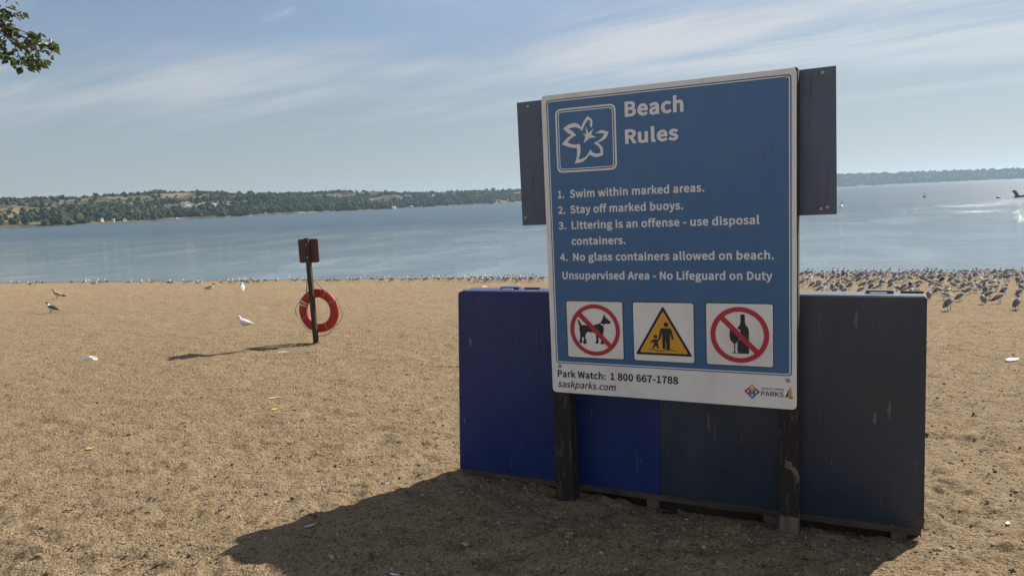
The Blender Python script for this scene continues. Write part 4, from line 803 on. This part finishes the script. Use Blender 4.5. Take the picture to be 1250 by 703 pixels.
for (a, b) in ((668.5, 127), (959.5, 94.5), (683.5, 446.5), (962, 464)):
    u, z = uvz(a, b, 0); mb = MB(); mb.tube([(u, Y1 - .0002, z), (u, -.006, z)], [.0105, .007], 14); mb.build('screw', m_screw, panel)

# ---------------------------------------------------------------- life ring post
pb = on_beach(386, 418); YB = pb.y
mk = empty('marker_post', (pb.x, YB, pb.z), R_(-10), 'short weathered brown post with a square plate on top, on open sand', 'post')
mb = MB(); w = .045
w = .034; vs = []; zs = (-.4, 0, .5, 1.0, 1.6)
for z in zs:
    k = -.016 * z; vs += [(-w + k, -w, z), (w + k, -w, z), (w + k, w, z), (-w + k, w, z)]
mb.add(vs, [(3, 2, 1, 0), tuple(16 + q for q in range(4))] + [(i * 4 + q, i * 4 + (q + 1) % 4, i * 4 + 4 + (q + 1) % 4, i * 4 + 4 + q) for i in range(4) for q in range(4)])
mb.build('post', m_oldpost, mk, bevel=.006)
mb = MB(); mb.prism(rrect(-.185, 1.225, .135, 1.585, .03), w + .002, w + .014); mb.build('plate', m_plate, mk, bevel=.002)
for z in (1.31, 1.5):
    mb = MB(); mb.tube([(-.022, -w - .006, z), (-.022, -w + .01, z)], .012, 8); mb.build('bolt', m_screw, mk)
def life_ring():
    c = Vector((pb.x + .045, YB + .13, pb.z + .475))
    root = empty('life_ring', c, R_(-17), 'red orange life ring hung by a rope behind the brown post', 'life ring')
    Ro, tr, ta = .272, .068, .050; n, k = 64, 16; vs = []; fs = []; mi = []
    for i in range(n):
        a = 2 * math.pi * i / n
        for j in range(k):
            b = 2 * math.pi * j / k; r = Ro + tr * math.copysign(abs(math.cos(b)) ** .8, math.cos(b)); y = ta * math.copysign(abs(math.sin(b)) ** .8, math.sin(b))
            vs.append((r * math.cos(a), y, r * math.sin(a)))
    for i in range(n):
        deg = 360 * (i + .5) / n
        for j in range(k):
            fs.append((i * k + j, i * k + (j + 1) % k, ((i + 1) % n) * k + (j + 1) % k, ((i + 1) % n) * k + j)); mi.append(1 if (147 < deg < 153 or 158 < deg < 164) and j in (9, 10, 11, 12, 13, 14) else 0)
    ring = mesh_obj('ring', vs, fs, [m_orange, m_tape], mi, root, True)
    # grab rope looping slack round the outside, hanging in the lower half
    mb = MB(); path = []
    for i in range(49):
        a = R_(-215 + 250 * i / 48); sag = .045 * abs(math.sin((i / 48) * math.pi * 3)); r = Ro + tr + .012 + sag
        path.append((r * math.cos(a), .03 * math.sin(i * .7), r * math.sin(a)))
    mb.tube(path, .0065, 6); mb.build('grab_rope', m_rope, root, True)
    mb = MB(); top = (-.065, -.105, .60)
    mb.tube([(-.19, 0, .275), (-.14, -.05, .44), top, (.02, -.05, .44), (.14, 0, .30), (.16, -.03, .24)], .0085, 6); mb.build('hanging_rope', m_rope, root, True)
    for a in (28, 62, 118, 205, 300):
        mb = MB(); A = R_(a); pts = [((Ro + (tr + .006) * math.cos(b)) * math.cos(A), (ta + .006) * math.sin(b), (Ro + (tr + .006) * math.cos(b)) * math.sin(A)) for b in np.linspace(0, 2 * math.pi, 15)]
        mb.tube(pts, .006, 6, cap=False); mb.build('rope_tie', m_rope, root, True)
life_ring()

# ---------------------------------------------------------------- gulls
m_gw = mat('feather_white', (.84, .83, .80), .8, .2, worn((.72, .65, .62), 30, .5, bump=.1))
m_gg = mat('feather_grey', (.17, .165, .16), .8, .2, worn((.26, .25, .24), 30, .6, bump=.1))
m_gd = mat('feather_dark', (.035, .036, .042), .8, .2, worn((.07, .07, .075), 30, .6, bump=.1))
m_gb = mat('feather_brown', (.30, .25, .19), .8, .2, worn((.62, .58, .50), 45, .8, bump=.1))
m_bill = mat('bill_dark', (.09, .03, .02), .5); m_billy = mat('bill_yellow', (.55, .36, .07), .5)
m_leg = mat('leg_dark', (.10, .055, .04), .6)
GM = [m_gw, m_gg, m_gd, m_gb, m_bill, m_leg, m_billy]
def gull_mesh(name, back=1, hood=False, sit=False, tuck=False, low=False, turn=0.0, belly=0, bill=4, stretch=1.0, pitch=.20, tip=2):
    """a gull about 36 cm long facing +X, feet at z = 0: one continuous lofted body"""
    H = .0 if not sit else -.090
    sp = [(-.215, .106, .010, .003), (-.185, .110, .026, .007), (-.135, .120, .032, .020), (-.09, .132, .046, .040), (-.04, .142, .056, .053), (.015, .152, .060, .060), (.06, .168, .053, .058), (.09, .190, .041, .046)]
    if tuck: hd = [(.100, .208, .034, .036), (.100, .226, .031, .031), (.092, .238, .026, .022), (.078, .243, .012, .010), (.066, .240, .004, .004)]
    elif low: hd = [(.118, .196, .030, .032), (.142, .192, .027, .028), (.164, .182, .025, .026), (.184, .168, .016, .017), (.195, .158, .008, .008), (.224, .136, .003, .003)]
    else: hd = [(.104, .212, .031, .033), (.111, .234 * stretch, .0265, .028), (.121, .254 * stretch, .0275, .027), (.138, .260 * stretch, .0255, .024), (.154, .257 * stretch, .015, .016), (.162, .252 * stretch, .007, .009), (.182, .246 * stretch, .0045, .006), (.198, .239 * stretch, .002, .0025)]
    pts = sp + hd; n = len(pts); k = 14; v = []; f = []; m = []
    for i, (x, z, ry, rz) in enumerate(pts):
        a = pts[max(i - 1, 0)]; b = pts[min(i + 1, n - 1)]; tx, tz = b[0] - a[0], b[1] - a[1]; L = math.hypot(tx, tz) or 1; tx /= L; tz /= L
        yo = 0.0; xo = x
        if i >= len(sp) + 1 and turn:
            q = x - .112; xo = .112 + q * math.cos(turn); yo = q * math.sin(turn)
        for j in range(k):
            b_ = 2 * math.pi * j / k; c, s = math.cos(b_), math.sin(b_)
            v.append((xo - tz * s * rz, yo + c * ry, z + tx * s * rz + H))
    ns = len(sp)
    for i in range(n - 1):
        for j in range(k):
            f.append((i * k + j, (i + 1) * k + j, (i + 1) * k + (j + 1) % k, i * k + (j + 1) % k)); b_ = 2 * math.pi * (j + .5) / k; s = math.sin(b_)
            bi = n - (3 if not tuck else 2)
            if i >= bi and not low or (low and i >= n - 2): mm = bill
            elif i >= ns + (0 if not tuck else 1): mm = (2 if hood else (3 if back == 3 else 0)) if (i > ns or not hood) else 0
            elif i <= 1: mm = 0 if back != 3 else 2
            elif s > .45 and i < ns - 2: mm = back
            else: mm = belly if s < .3 and back != 3 else (3 if back == 3 and s > -.6 else 0)
            m.append(mm)
    f.append(tuple(range(k))); m.append(0); f.append(tuple((n - 1) * k + j for j in range(k - 1, -1, -1))); m.append(bill)
    nb = len(v)
    # folded wings lie along the flanks, dark tips crossing over the tail
    for sd in (-1, 1):
        W = [(.070, .190, .040, .012, .014), (.04, .188, .052, .014, .024), (-.02, .178, .055, .014, .029), (-.08, .160, .047, .012, .026), (-.14, .142, .034, .010, .018), (-.19, .130, .020, .008, .013), (-.235, .126, .004, .005, .006), (-.262, .124, -.006, .002, .002)]
        b0 = len(v); kk = 8
        for (x, z, y, ry, rz) in W:
            for j in range(kk):
                c, s = math.cos(2 * math.pi * j / kk), math.sin(2 * math.pi * j / kk); v.append((x, sd * (y + c * ry - s * ry * .7), z + s * rz + H))
        for i in range(len(W) - 1):
            for j in range(kk):
                q = (b0 + i * kk + j, b0 + i * kk + (j + 1) % kk, b0 + (i + 1) * kk + (j + 1) % kk, b0 + (i + 1) * kk + j); f.append(q if sd > 0 else q[::-1])
                m.append(tip if i >= 4 else back)
    if not sit:
        ca, sa = math.cos(pitch), math.sin(pitch); px_, pz_ = .01, .115
        v = [(px_ + (x - px_) * ca - (z - pz_) * sa, y, pz_ + (x - px_) * sa + (z - pz_) * ca) for x, y, z in v]
        for sd in (-1, 1):
            mb = MB(); x0 = .012
            mb.tube([(x0 - .01, sd * .024, .112), (x0 - .005, sd * .024, .075), (x0 + .012, sd * .025, .045), (x0, sd * .025, .004)], [.012, .0062, .0048, .005], 6)
            mb.add([(x0 - .008, sd * .025, .001), (x0 + .036, sd * .025 - .018, .001), (x0 + .042, sd * .025, .002), (x0 + .036, sd * .025 + .018, .001), (x0, sd * .025, .010)], [(0, 1, 4), (1, 2, 4), (2, 3, 4), (3, 0, 4), (3, 2, 1, 0)])
            b0 = len(v); v += mb.v; f += [tuple(q + b0 for q in fc) for fc in mb.f]; m += [5] * len(mb.f)
    me = bpy.data.meshes.new(name); me.from_pydata(v, [], f)
    for q in GM: me.materials.append(q)
    me.polygons.foreach_set('material_index', m); me.polygons.foreach_set('use_smooth', [True] * len(f)); me.update()
    return me
G_HOOD = [gull_mesh('gull', hood=True), gull_mesh('gull', hood=True, turn=.7, stretch=1.04), gull_mesh('gull', hood=True, turn=-.6)]
G_WHITE = [gull_mesh('gull', bill=6), gull_mesh('gull', bill=6, turn=-.8), gull_mesh('gull', bill=6, turn=.4, stretch=1.06)]
G_SIT = gull_mesh('gull', sit=True, bill=6); G_SITHOOD = gull_mesh('gull', sit=True, hood=True); G_TUCK = gull_mesh('gull', tuck=True, hood=True); G_LOW = gull_mesh('gull', low=True, hood=True, pitch=-.05)
G_BROWN = gull_mesh('gull', back=3, bill=4); G_DARK = gull_mesh('gull', back=2, hood=True); G_DARK2 = gull_mesh('gull', back=2, bill=4)
G_PALE = gull_mesh('gull', back=0, sit=True, bill=4, tip=0); G_PALESTAND = gull_mesh('gull', back=0, bill=4, turn=.5, tip=0, pitch=.38)
def gull(px, py, me, face, label, group, sc=1.0):
    p = on_beach(px, py)
    s_ = NX * p.x + NY * p.y
    if p.z < WATER_Z - .02: p.z = WATER_Z - .02
    o = bpy.data.objects.new('gull', me); COL.objects.link(o); o.location = p; o.rotation_euler = (0, 0, R_(face)); o.scale = (sc, sc * 1.12, sc * 1.22) if me in (G_PALE, G_SITHOOD) else (sc,) * 3
    tag(o, label, 'gull', group); return o
FLOCK, SHORE = .76, .76
LFT, RGT = 180, 0
ORD = ['first', 'second', 'third', 'fourth', 'fifth', 'sixth', 'seventh', 'eighth', 'ninth', 'tenth', 'eleventh', 'twelfth', 'thirteenth', 'fourteenth', 'fifteenth', 'sixteenth', 'seventeenth', 'eighteenth', 'nineteenth', 'twentieth',
       'twenty-first', 'twenty-second', 'twenty-third', 'twenty-fourth', 'twenty-fifth', 'twenty-sixth', 'twenty-seventh', 'twenty-eighth', 'twenty-ninth', 'thirtieth', 'thirty-first', 'thirty-second', 'thirty-third', 'thirty-fourth', 'thirty-fifth', 'thirty-sixth']
# single birds on the open sand at the left
gl = 'gulls resting on the open sand'
gull(71, 365.5, G_BROWN, 186, 'speckled pale brown gull standing on open sand at left, facing left', gl, 1.12)
gull(63, 382, G_DARK, 176, 'dark backed gull on the left sand, nearer than the speckled one', gl, .92)
gull(299, 396.5, G_PALE, 172, 'all white gull sitting on bare sand between the left edge and the life ring', gl, .80)
gull(257, 353, G_SITHOOD, 2, 'grey gull sitting low on the sand with its white head to the right', gl, .95)
gull(296.5, 356, G_PALESTAND, 110, 'slim white gull standing upright behind the sitting grey one', gl, .95)
# the loose line along the water, left of the box
lg = 'gulls strung along the water line'
row = [(1, 345.5, 'd', 0), (15.6, 347.5, 'w', 200), (22, 347, 'h', 20), (36, 349.5, 'd', 170), (44, 347, 'd', 184), (51, 347, 'd', 172), (86, 346.5, 'd', 180), (104, 346.5, 'w', 60), (111, 346.5, 'w', 190), (115.8, 346.7, 's', 30), (121.8, 346.5, 'W', 178), (130, 346.3, 'd', 182), (153.7, 346.6, 'h', 200), (158.8, 346.4, 'w', 0),
       (173, 346.6, 'w', 100), (183.7, 347, 'w', 190), (204, 346.7, 'h', 160), (207.5, 346.6, 'w', 120), (211.5, 346.5, 'h', 10), (225, 346.4, 'w', 170), (230, 346, 'h', 190), (241, 346.3, 'h', 80), (245, 346.2, 'w', 20), (268.5, 346.2, 'h', 184), (280, 346, 'w', 150), (286, 346, 'w', 200), (294, 345.7, 'd', 180), (300.5, 346.3, 'W', 150), (309.7, 346, 'B', 174), (317, 345.5, 'w', 20), (322.6, 345.6, 'd', 190), (338.5, 345.5, 'w', 80)]
kinds = dict(d=([G_DARK, G_DARK2], 'dark backed gull'), w=(G_WHITE, 'white headed gull'), h=(G_HOOD, 'black headed grey gull'), s=([G_SIT], 'sitting white gull'), W=(G_WHITE, 'larger white gull'), B=([G_BROWN], 'large brown speckled gull'), k=([G_TUCK], 'grey gull with its head tucked in'), l=([G_LOW], 'grey gull with its head lowered'))
for i, (x, y, k, a) in enumerate(row):
    ms, nm = kinds[k]
    gull(x, y, random.choice(ms), a, f'{nm} on the water line, {ORD[i]} gull from the left edge', lg, {'W': 1.15, 'B': 1.2}.get(k, .92) * SHORE * random.uniform(.96, 1.05))
row2 = [(355.7, 344, 'w', 190), (363.8, 344, 'h', 20), (371, 344, 'w', 170), (398, 344.4, 'h', 180), (403.5, 344.3, 'h', 10), (407, 344.2, 'w', 170), (411, 344.5, 'B', 178), (426, 344, 'w', 190), (430.5, 344, 'h', 178), (438, 344, 'h', 10), (452.5, 343.6, 'd', 180), (463, 343.8, 'h', 190), (468, 343.8, 'w', 20), (476.5, 343.6, 'w', 170), (480, 344, 'd', 0), (490, 343.6, 'w', 200), (499, 343.6, 'w', 160), (506, 343.2, 'h', 185), (518, 343.3, 'h', 170), (521.5, 343.3, 'k', 10), (530, 343.3, 'w', 190), (535.5, 343.3, 'w', 120), (541, 343, 'h', 200), (547, 343, 'h', 170), (553, 343.2, 'w', 15), (559, 343, 'h', 190), (565, 343, 'w', 20)]
for i, (x, y, k, a) in enumerate(row2):
    ms, nm = kinds[k]
    gull(x, y, random.choice(ms), a + random.uniform(-12, 12), f'{nm} on the water line, {ORD[i]} right of the post', lg, {'B': 1.12}.get(k, .95) * SHORE * random.uniform(.95, 1.05))
# denser knot of birds just above the blue half of the box
for i in range(30):
    x = 570 + 95 * (i + random.uniform(.2, .8)) / 30; y = random.choice([342.3, 343.2, 344.3, 345.2])
    k = random.choice('hhwwhkw'); ms, nm = kinds[k]
    gull(x, y, random.choice(ms), random.choice([175, 5, 160, 200, 40, 100]) + random.uniform(-15, 15), 'small gull packed in the crowded line just above the blue box half', 'gulls crowded above the blue box', SHORE * random.uniform(.9, 1.04))
# the big flock on the right: birds one can tell apart first
rg = 'gulls of the big flock on the right'
near = [(1158, 378.6, G_WHITE[0], 35, 'largest grey gull of the right flock, standing nearest, just right of the box corner', 1.13),
        (1172, 368, G_HOOD[0], 25, 'grey gull standing right behind the largest gull, facing right', .95),
        (1200, 371.5, G_HOOD[2], 70, 'white breasted black headed gull standing upright in mid flock', .95),
        (1219.5, 371.2, G_HOOD[0], 8, 'grey gull in profile facing right on bare sand near the right edge', 1.0),
        (1241, 377.5, G_HOOD[1], 40, 'pinkish lit black headed gull nearest the right edge of the photo', 1.0),
        (1208, 365.5, G_WHITE[0], 12, 'grey gull with white tail just behind the profile gull on bare sand', .95),
        (1183, 359, G_HOOD[0], 10, 'grey gull standing on clear sand above the white breasted one', .95),
        (1208.5, 355, G_WHITE[1], 165, 'dark grey gull facing left behind the profile gull', .95),
        (1193, 354, G_HOOD[1], 95, 'gull seen from behind with folded grey wings, middle of the right flock', .95),
        (1226, 359, G_HOOD[0], 20, 'grey gull stooping right, one row behind the near right birds', .95),
        (1244, 361, G_HOOD[2], 30, 'black headed gull standing above the one nearest the right edge', .95),
        (1153, 366, G_HOOD[0], 150, 'gull half hidden behind the largest gull, white stripe on its wing', .95),
        (1155.5, 360, G_LOW, 15, 'gull with lowered head above the largest gull', .95),
        (1134, 366, G_WHITE[1], 60, 'gull standing right at the box corner, partly behind it', .95),
        (1138, 358, G_HOOD[0], 190, 'grey gull leaning left above the box corner', .95),
        (1144, 359, G_HOOD[1], 30, 'grey gull right of the one leaning left above the box corner', .95),
        (1116, 361, G_LOW, 200, 'white and black gull bending down behind the box top near its corner', .95),
        (1020, 358.5, G_HOOD[0], 20, 'grey gull close behind the black half of the box, leaning right', .95),
        (1031, 359, G_HOOD[2], 30, 'grey gull right of the leaning one behind the black half of the box', .95),
        (1064, 355, G_HOOD[0], 35, 'long dark gull standing clear behind the middle of the black box top', 1.05),
        (1052, 358.5, G_HOOD[1], 12, 'gull crouching just behind the box top below the long dark one', .95),
        (1104, 355.5, G_WHITE[0], 25, 'dark grey gull standing above the small latch on the box', .95),
        (1088, 353, G_HOOD[0], 28, 'dark grey gull to the left above the small latch on the box', .95)]
taken = []
for (x, y, me, a, lb, sc) in near:
    gull(x, y, me, a, lb, rg, sc * (.82 if y > 364 else .76)); taken.append((x, y))
cnt = 0; tries = 0
while cnt < 178 and tries < 20000:
    tries += 1
    x = random.uniform(978, 1252); y = 336.2 + 24 * random.random() ** 1.9 - (x - 978) * .006
    if x < 1132 and y > 357.5: continue
    if y > 352 and random.random() < .5: continue
    mind = 3.8 if y < 341 else 6.0
    if any(abs(x - a) < mind and abs(y - b) < mind * .45 for a, b in taken): continue
    taken.append((x, y)); cnt += 1
    me = random.choice(G_HOOD * 3 + G_WHITE * 2 + [G_TUCK, G_LOW, G_SITHOOD, G_DARK, G_DARK2, G_SIT, G_PALESTAND])
    back_row = y < 341
    gull(x, y, me, random.gauss(20, 28) if random.random() < .72 else random.uniform(90, 270),
         'small gull in the far rows of the big flock on the right' if back_row else 'gull standing in the thick of the big flock on the right',
         'far rows of the big flock' if back_row else 'middle of the big flock', FLOCK * random.uniform(.92, 1.08))

# ---------------------------------------------------------------- small things lying on the sand
m_leafy = mat('leaf_yellow', (.60, .40, .05), .7, .3); m_leafp = mat('leaf_pale', (.46, .42, .30), .7, .3); m_straw = mat('straw', (.46, .36, .20), .8)
m_feather = mat('feather_litter', (.74, .73, .70), .8)
def leaf_on_sand(px, py, L, w, ang, m, label, cat='leaf', name='fallen_leaf', curl=.25):
    p = on_beach(px, py); n = 9; vs = []; fs = []
    for i in range(n):
        q = i / (n - 1); ww = w * math.sin(math.pi * min(1, q ** .8 * .97 + .02)) ** .8 + .001; zc = .008 + curl * L * .35 * (2 * q - 1) ** 2
        for j, sgn in enumerate((-1, 0, 1)): vs.append((L * (q - .5), sgn * ww / 2, zc + (.12 * ww if sgn else 0)))
    for i in range(n - 1):
        for j in range(2): fs.append((i * 3 + j, (i + 1) * 3 + j, (i + 1) * 3 + j + 1, i * 3 + j + 1))
    o = mesh_obj(name, vs, fs, m, smooth=True, loc=p); o.rotation_euler = (random.uniform(-.12, .12), random.uniform(-.12, .12), R_(ang))
    sd = o.modifiers.new('thickness', 'SOLIDIFY'); sd.thickness = .0012
    tag(o, label, cat)
leaf_on_sand(335.5, 501.5, .065, .045, 20, m_leafy, 'bright yellow fallen leaf on the sand below the white feather')
leaf_on_sand(110, 549, .06, .035, 40, m_leafy, 'dull yellow fallen leaf on the left foreground sand')
leaf_on_sand(66, 424, .10, .05, 5, m_leafy, 'small yellow leaf on the sand far left')
leaf_on_sand(349, 432, .08, .05, 10, m_leafy, 'yellowish leaf beside the shadow of the ring post')
leaf_on_sand(379.5, 645, .062, .026, 28, m_leafp, 'pale leaf lying inside the big shadow, near its left tip')
leaf_on_sand(337, 618, .032, .022, 60, m_leafy, 'small cream leaf on sunny sand left above the shadow tip')
leaf_on_sand(515, 426, .07, .04, 10, m_leafy, 'pale yellow leaf on the sand left of the blue box')
leaf_on_sand(334, 487, .13, .018, 4, m_feather, 'long white feather lying on the sand above the yellow leaf', 'feather', 'fallen_feather', .1)
leaf_on_sand(482, 699, .06, .014, -30, m_feather, 'white feather in the shadow at the bottom edge', 'feather', 'fallen_feather', .2)
leaf_on_sand(1236, 440, .16, .09, 10, m_feather, 'flat white scrap on the sand near the right edge', 'scrap', 'litter_scrap', .1)
leaf_on_sand(1230, 642, .05, .018, 50, m_feather, 'small white sliver on the sand in the lower right corner', 'scrap', 'litter_scrap', .1)
leaf_on_sand(343, 430.5, .10, .05, 0, m_feather, 'whitish scrap on the sand by the shadow of the ring post', 'scrap', 'litter_scrap', .1)
leaf_on_sand(592, 350, .22, .10, 0, m_feather, 'white scrap on the sand beyond the blue box', 'scrap', 'litter_scrap', .2)
def crumple(px, py, L, label):
    p = on_beach(px, py); v, f = ICO2; q = v.copy(); q *= (1 + .35 * rng.standard_normal((len(v), 1))); q *= np.array([L * .5, L * .32, L * .22]); q[:, 2] += L * .15
    o = mesh_obj('crumpled_paper', q, f, m_feather, loc=p); o.rotation_euler = (0, 0, R_(15)); tag(o, label, 'litter')
crumple(109, 438.5, .16, 'crumpled white paper lying on the sand at left')
p = on_beach(165, 692); mb = MB(); mb.tube([(-.075, -.06, .006), (-.055, -.02, .012), (-.02, .015, .015), (.03, .03, .012), (.07, .033, .005)], [.0022, .0025, .0025, .002, .0012], 6)
o = mb.build('straw_stalk', m_straw, smooth=True); o.location = p; tag(o, 'thin curved straw stalk on the sand at the bottom left', 'straw')

# pebbles and grit over the near sand
def pebbles():
    v, f = ICO1; n = 22000
    th = rng.uniform(-.74, .74, n); r = 2.2 * (13.0 / 2.2) ** (rng.random(n) ** .85)
    x = r * np.sin(th); y = r * np.cos(th)
    s = np.clip(rng.lognormal(math.log(.0050), .42, n), .0022, .015)
    # clusters of dark bark crumbs, weed and droppings
    q = 0
    for _ in range(48):
        a_ = rng.uniform(-.7, .7); d_ = 2.3 * (12 / 2.3) ** rng.random(); k_ = int(rng.integers(4, 18)); w_ = rng.uniform(.03, .16)
        x[q:q + k_] = d_ * math.sin(a_) + rng.normal(0, w_, k_); y[q:q + k_] = d_ * math.cos(a_) + rng.normal(0, w_, k_); s[q:q + k_] = rng.uniform(.003, .0085, k_); q += k_
    z = beach_z(x, y)
    sc = np.stack([s * rng.uniform(.8, 1.5, n), s * rng.uniform(.7, 1.2, n), s * rng.uniform(.45, .8, n)], -1)
    a = rng.uniform(0, 6.28, n); c, sn = np.cos(a), np.sin(a)
    V = v[None] * (1 + .12 * rng.standard_normal((n, len(v), 1))) * sc[:, None]
    X = V[..., 0] * c[:, None] - V[..., 1] * sn[:, None] + x[:, None]; Y = V[..., 0] * sn[:, None] + V[..., 1] * c[:, None] + y[:, None]
    Z = V[..., 2] + z[:, None] + s[:, None] * .2
    F = (f[None] + (np.arange(n) * len(v))[:, None, None]).reshape(-1, 3)
    ch = rng.choice(4, n, p=[.48, .30, .12, .10]); ch[:q] = 2
    mi = np.repeat(ch, len(f))
    ms = [mat('pebble_tan', (.26, .19, .125), .9), mat('pebble_brown', (.14, .095, .065), .9), mat('pebble_dark', (.075, .052, .036), .9), mat('pebble_pale', (.36, .30, .23), .9)]
    stuff(np_mesh('pebbles', np.stack([X, Y, Z], -1).reshape(-1, 3), F, ms, mi), 'loose grit and small stones scattered over the near sand', 'pebbles')
pebbles()

# ---------------------------------------------------------------- tree whose low branch hangs into the top left corner
def m_leaf_fn(t, bs, out):
    p = t.n('ShaderNodeNewGeometry').outputs['Position']
    c = t.mix(t.ramp(t.noise(p, 9, 2), .35, .65), (.035, .055, .018), (.085, .115, .035))
    t.nt.links.new(c, bs.inputs['Base Color'])
    tr = t.n('ShaderNodeBsdfTranslucent', ins={0: t.mix(.5, c, (.16, .19, .05))})
    mx = t.n('ShaderNodeMixShader', ins={0: .22, 1: bs.outputs[0], 2: tr.outputs[0]})
    t.nt.links.new(mx.outputs[0], out.inputs[0])
m_leaf = mat('tree_leaf', (.06, .09, .03), .45, .5, m_leaf_fn)
m_bark = mat('bark', (.11, .085, .065), .9, .1, worn((.05, .04, .03), 12, .8, (3, 3, .6), .6, 40))
def leaves(C_, spread, n, size, down=.5):
    V = []; F = []
    base = np.array([(0, 0, 0), (.28, .36, .05), (.5, .40, .06), (.74, .22, .04), (1, 0, -.06), (.74, -.22, .04), (.5, -.40, .06), (.28, -.36, .05), (.5, 0, -.05)])
    fc = [(0, 1, 8), (1, 2, 8), (2, 3, 8), (3, 4, 8), (4, 5, 8), (5, 6, 8), (6, 7, 8), (7, 0, 8)]
    for i in range(n):
        c = C_[rng.integers(len(C_))]; p = np.array(c) + rng.standard_normal(3) * np.array(spread)
        e = Euler((rng.uniform(-1.2, 1.2), rng.uniform(-.3, 1.3) * down + .3, rng.uniform(0, 6.28))).to_matrix(); s = size * rng.uniform(.7, 1.25)
        b = len(V); V += [tuple(np.array(e @ Vector(q)) * s + p) for q in base]; F += [tuple(k + b for k in t) for t in fc]
    return V, F
def tree():
    tx, ty = -9.6, 6.4; tz = bz(tx, ty)
    root = empty('tree', (tx, ty, tz), 0, 'leafy tree beyond the left edge whose low branch tip hangs into the top left corner', 'tree')
    L = lambda p: (p[0] - tx, p[1] - ty, p[2] - tz)
    mb = MB(); mb.tube([(0, 0, -.3), (.05, 0, .8), (.15, .05, 2.2), (.1, .1, 3.8), (.3, 0, 5.5), (.2, .1, 7.5)], [.30, .24, .20, .16, .10, .03], 12); mb.build('trunk', m_bark, root, True)
    D_ = 6.4
    def at(px, py, dep=D_):
        d = ray(px, py); return CAM + d * (dep / d.y)
    tips = [(4, 12), (-6, 30), (10, 40), (3, 55), (12, 68), (-8, 60), (15, 36), (26, 55), (38, 50), (41, 43), (48, 57), (55, 60), (36, 66), (42, 75), (49, 75), (28, 78), (61, 53), (15, 15), (36, 72), (-2, 20), (6, 28), (0, 66)]
    P = [at(a, b, D_ + random.uniform(-.15, .15)) for a, b in tips]
    start = Vector((tx + .15, ty + .05, tz + 2.3)); mid = at(-160, -40, 6.4); elbow = at(-45, 12); tip = at(8, 42)
    mb = MB(); mb.tube([L(start), L(start.lerp(mid, .5) + Vector((0, 0, .12))), L(mid), L(elbow), L(tip)], [.09, .06, .04, .018, .006], 8); limb = mb.build('limb', m_bark, root, True)
    mb = MB()
    for q in P:
        a = elbow.lerp(tip, random.uniform(.3, 1)) if random.random() < .6 else tip
        mb.tube([L(a), L(a.lerp(q, .5) + Vector((0, 0, .03))), L(q)], [.005, .004, .002], 5)
    mb.tube([L(at(20, 43)), L(at(28, 46)), L(at(34, 52))], .0025, 5); mb.tube([L(at(21, 60)), L(at(23, 70)), L(at(30, 77))], .0025, 5)
    mb.build('twig', m_bark, limb, True)
    cen = [L(q) for q in P]
    V1, F1 = leaves(cen, (.030, .05, .028), 330, .058)
    mesh_obj('foliage', V1, F1, m_leaf, parent=limb)
    # the crown proper, wholly out of the picture
    cl = []
    for i in range(90):
        q = rng.standard_normal(3); q /= np.linalg.norm(q); q *= (.45 + .55 * rng.random()) * np.array([2.6, 2.6, 2.2]); cl.append((q[0] - .3, q[1], q[2] + 5.6))
    V2, F2 = leaves(cl, (.35, .35, .3), 6500, .085); mesh_obj('crown', V2, F2, m_leaf, parent=root)
    mb = MB()
    for q in cl[::5]: mb.tube([(.1, .05, 3.2 + .25 * (q[2] - 3)), tuple(np.array(q) * .55 + np.array([.05, 0, 1.7])), q], [.05, .03, .008], 6)
    mb.build('limb', m_bark, root, True)
tree()

# ---------------------------------------------------------------- haze over the lake
def haze(density):
    m = bpy.data.materials.new('haze_air'); m.use_nodes = True; t = NT(m.node_tree)
    vol = t.n('ShaderNodeVolumePrincipled', ins={'Density': density, 'Anisotropy': .25}); vol.inputs['Color'].default_value = (.56, .78, 1.0, 1)
    out = t.n('ShaderNodeOutputMaterial'); t.nt.links.new(vol.outputs[0], out.inputs['Volume'])
    mb = MB(); mb.box(-8200, 8200, -600, 8200, -9.5, 95); o = mb.build('haze', m); o['kind'] = 'stuff'
haze(.00011)
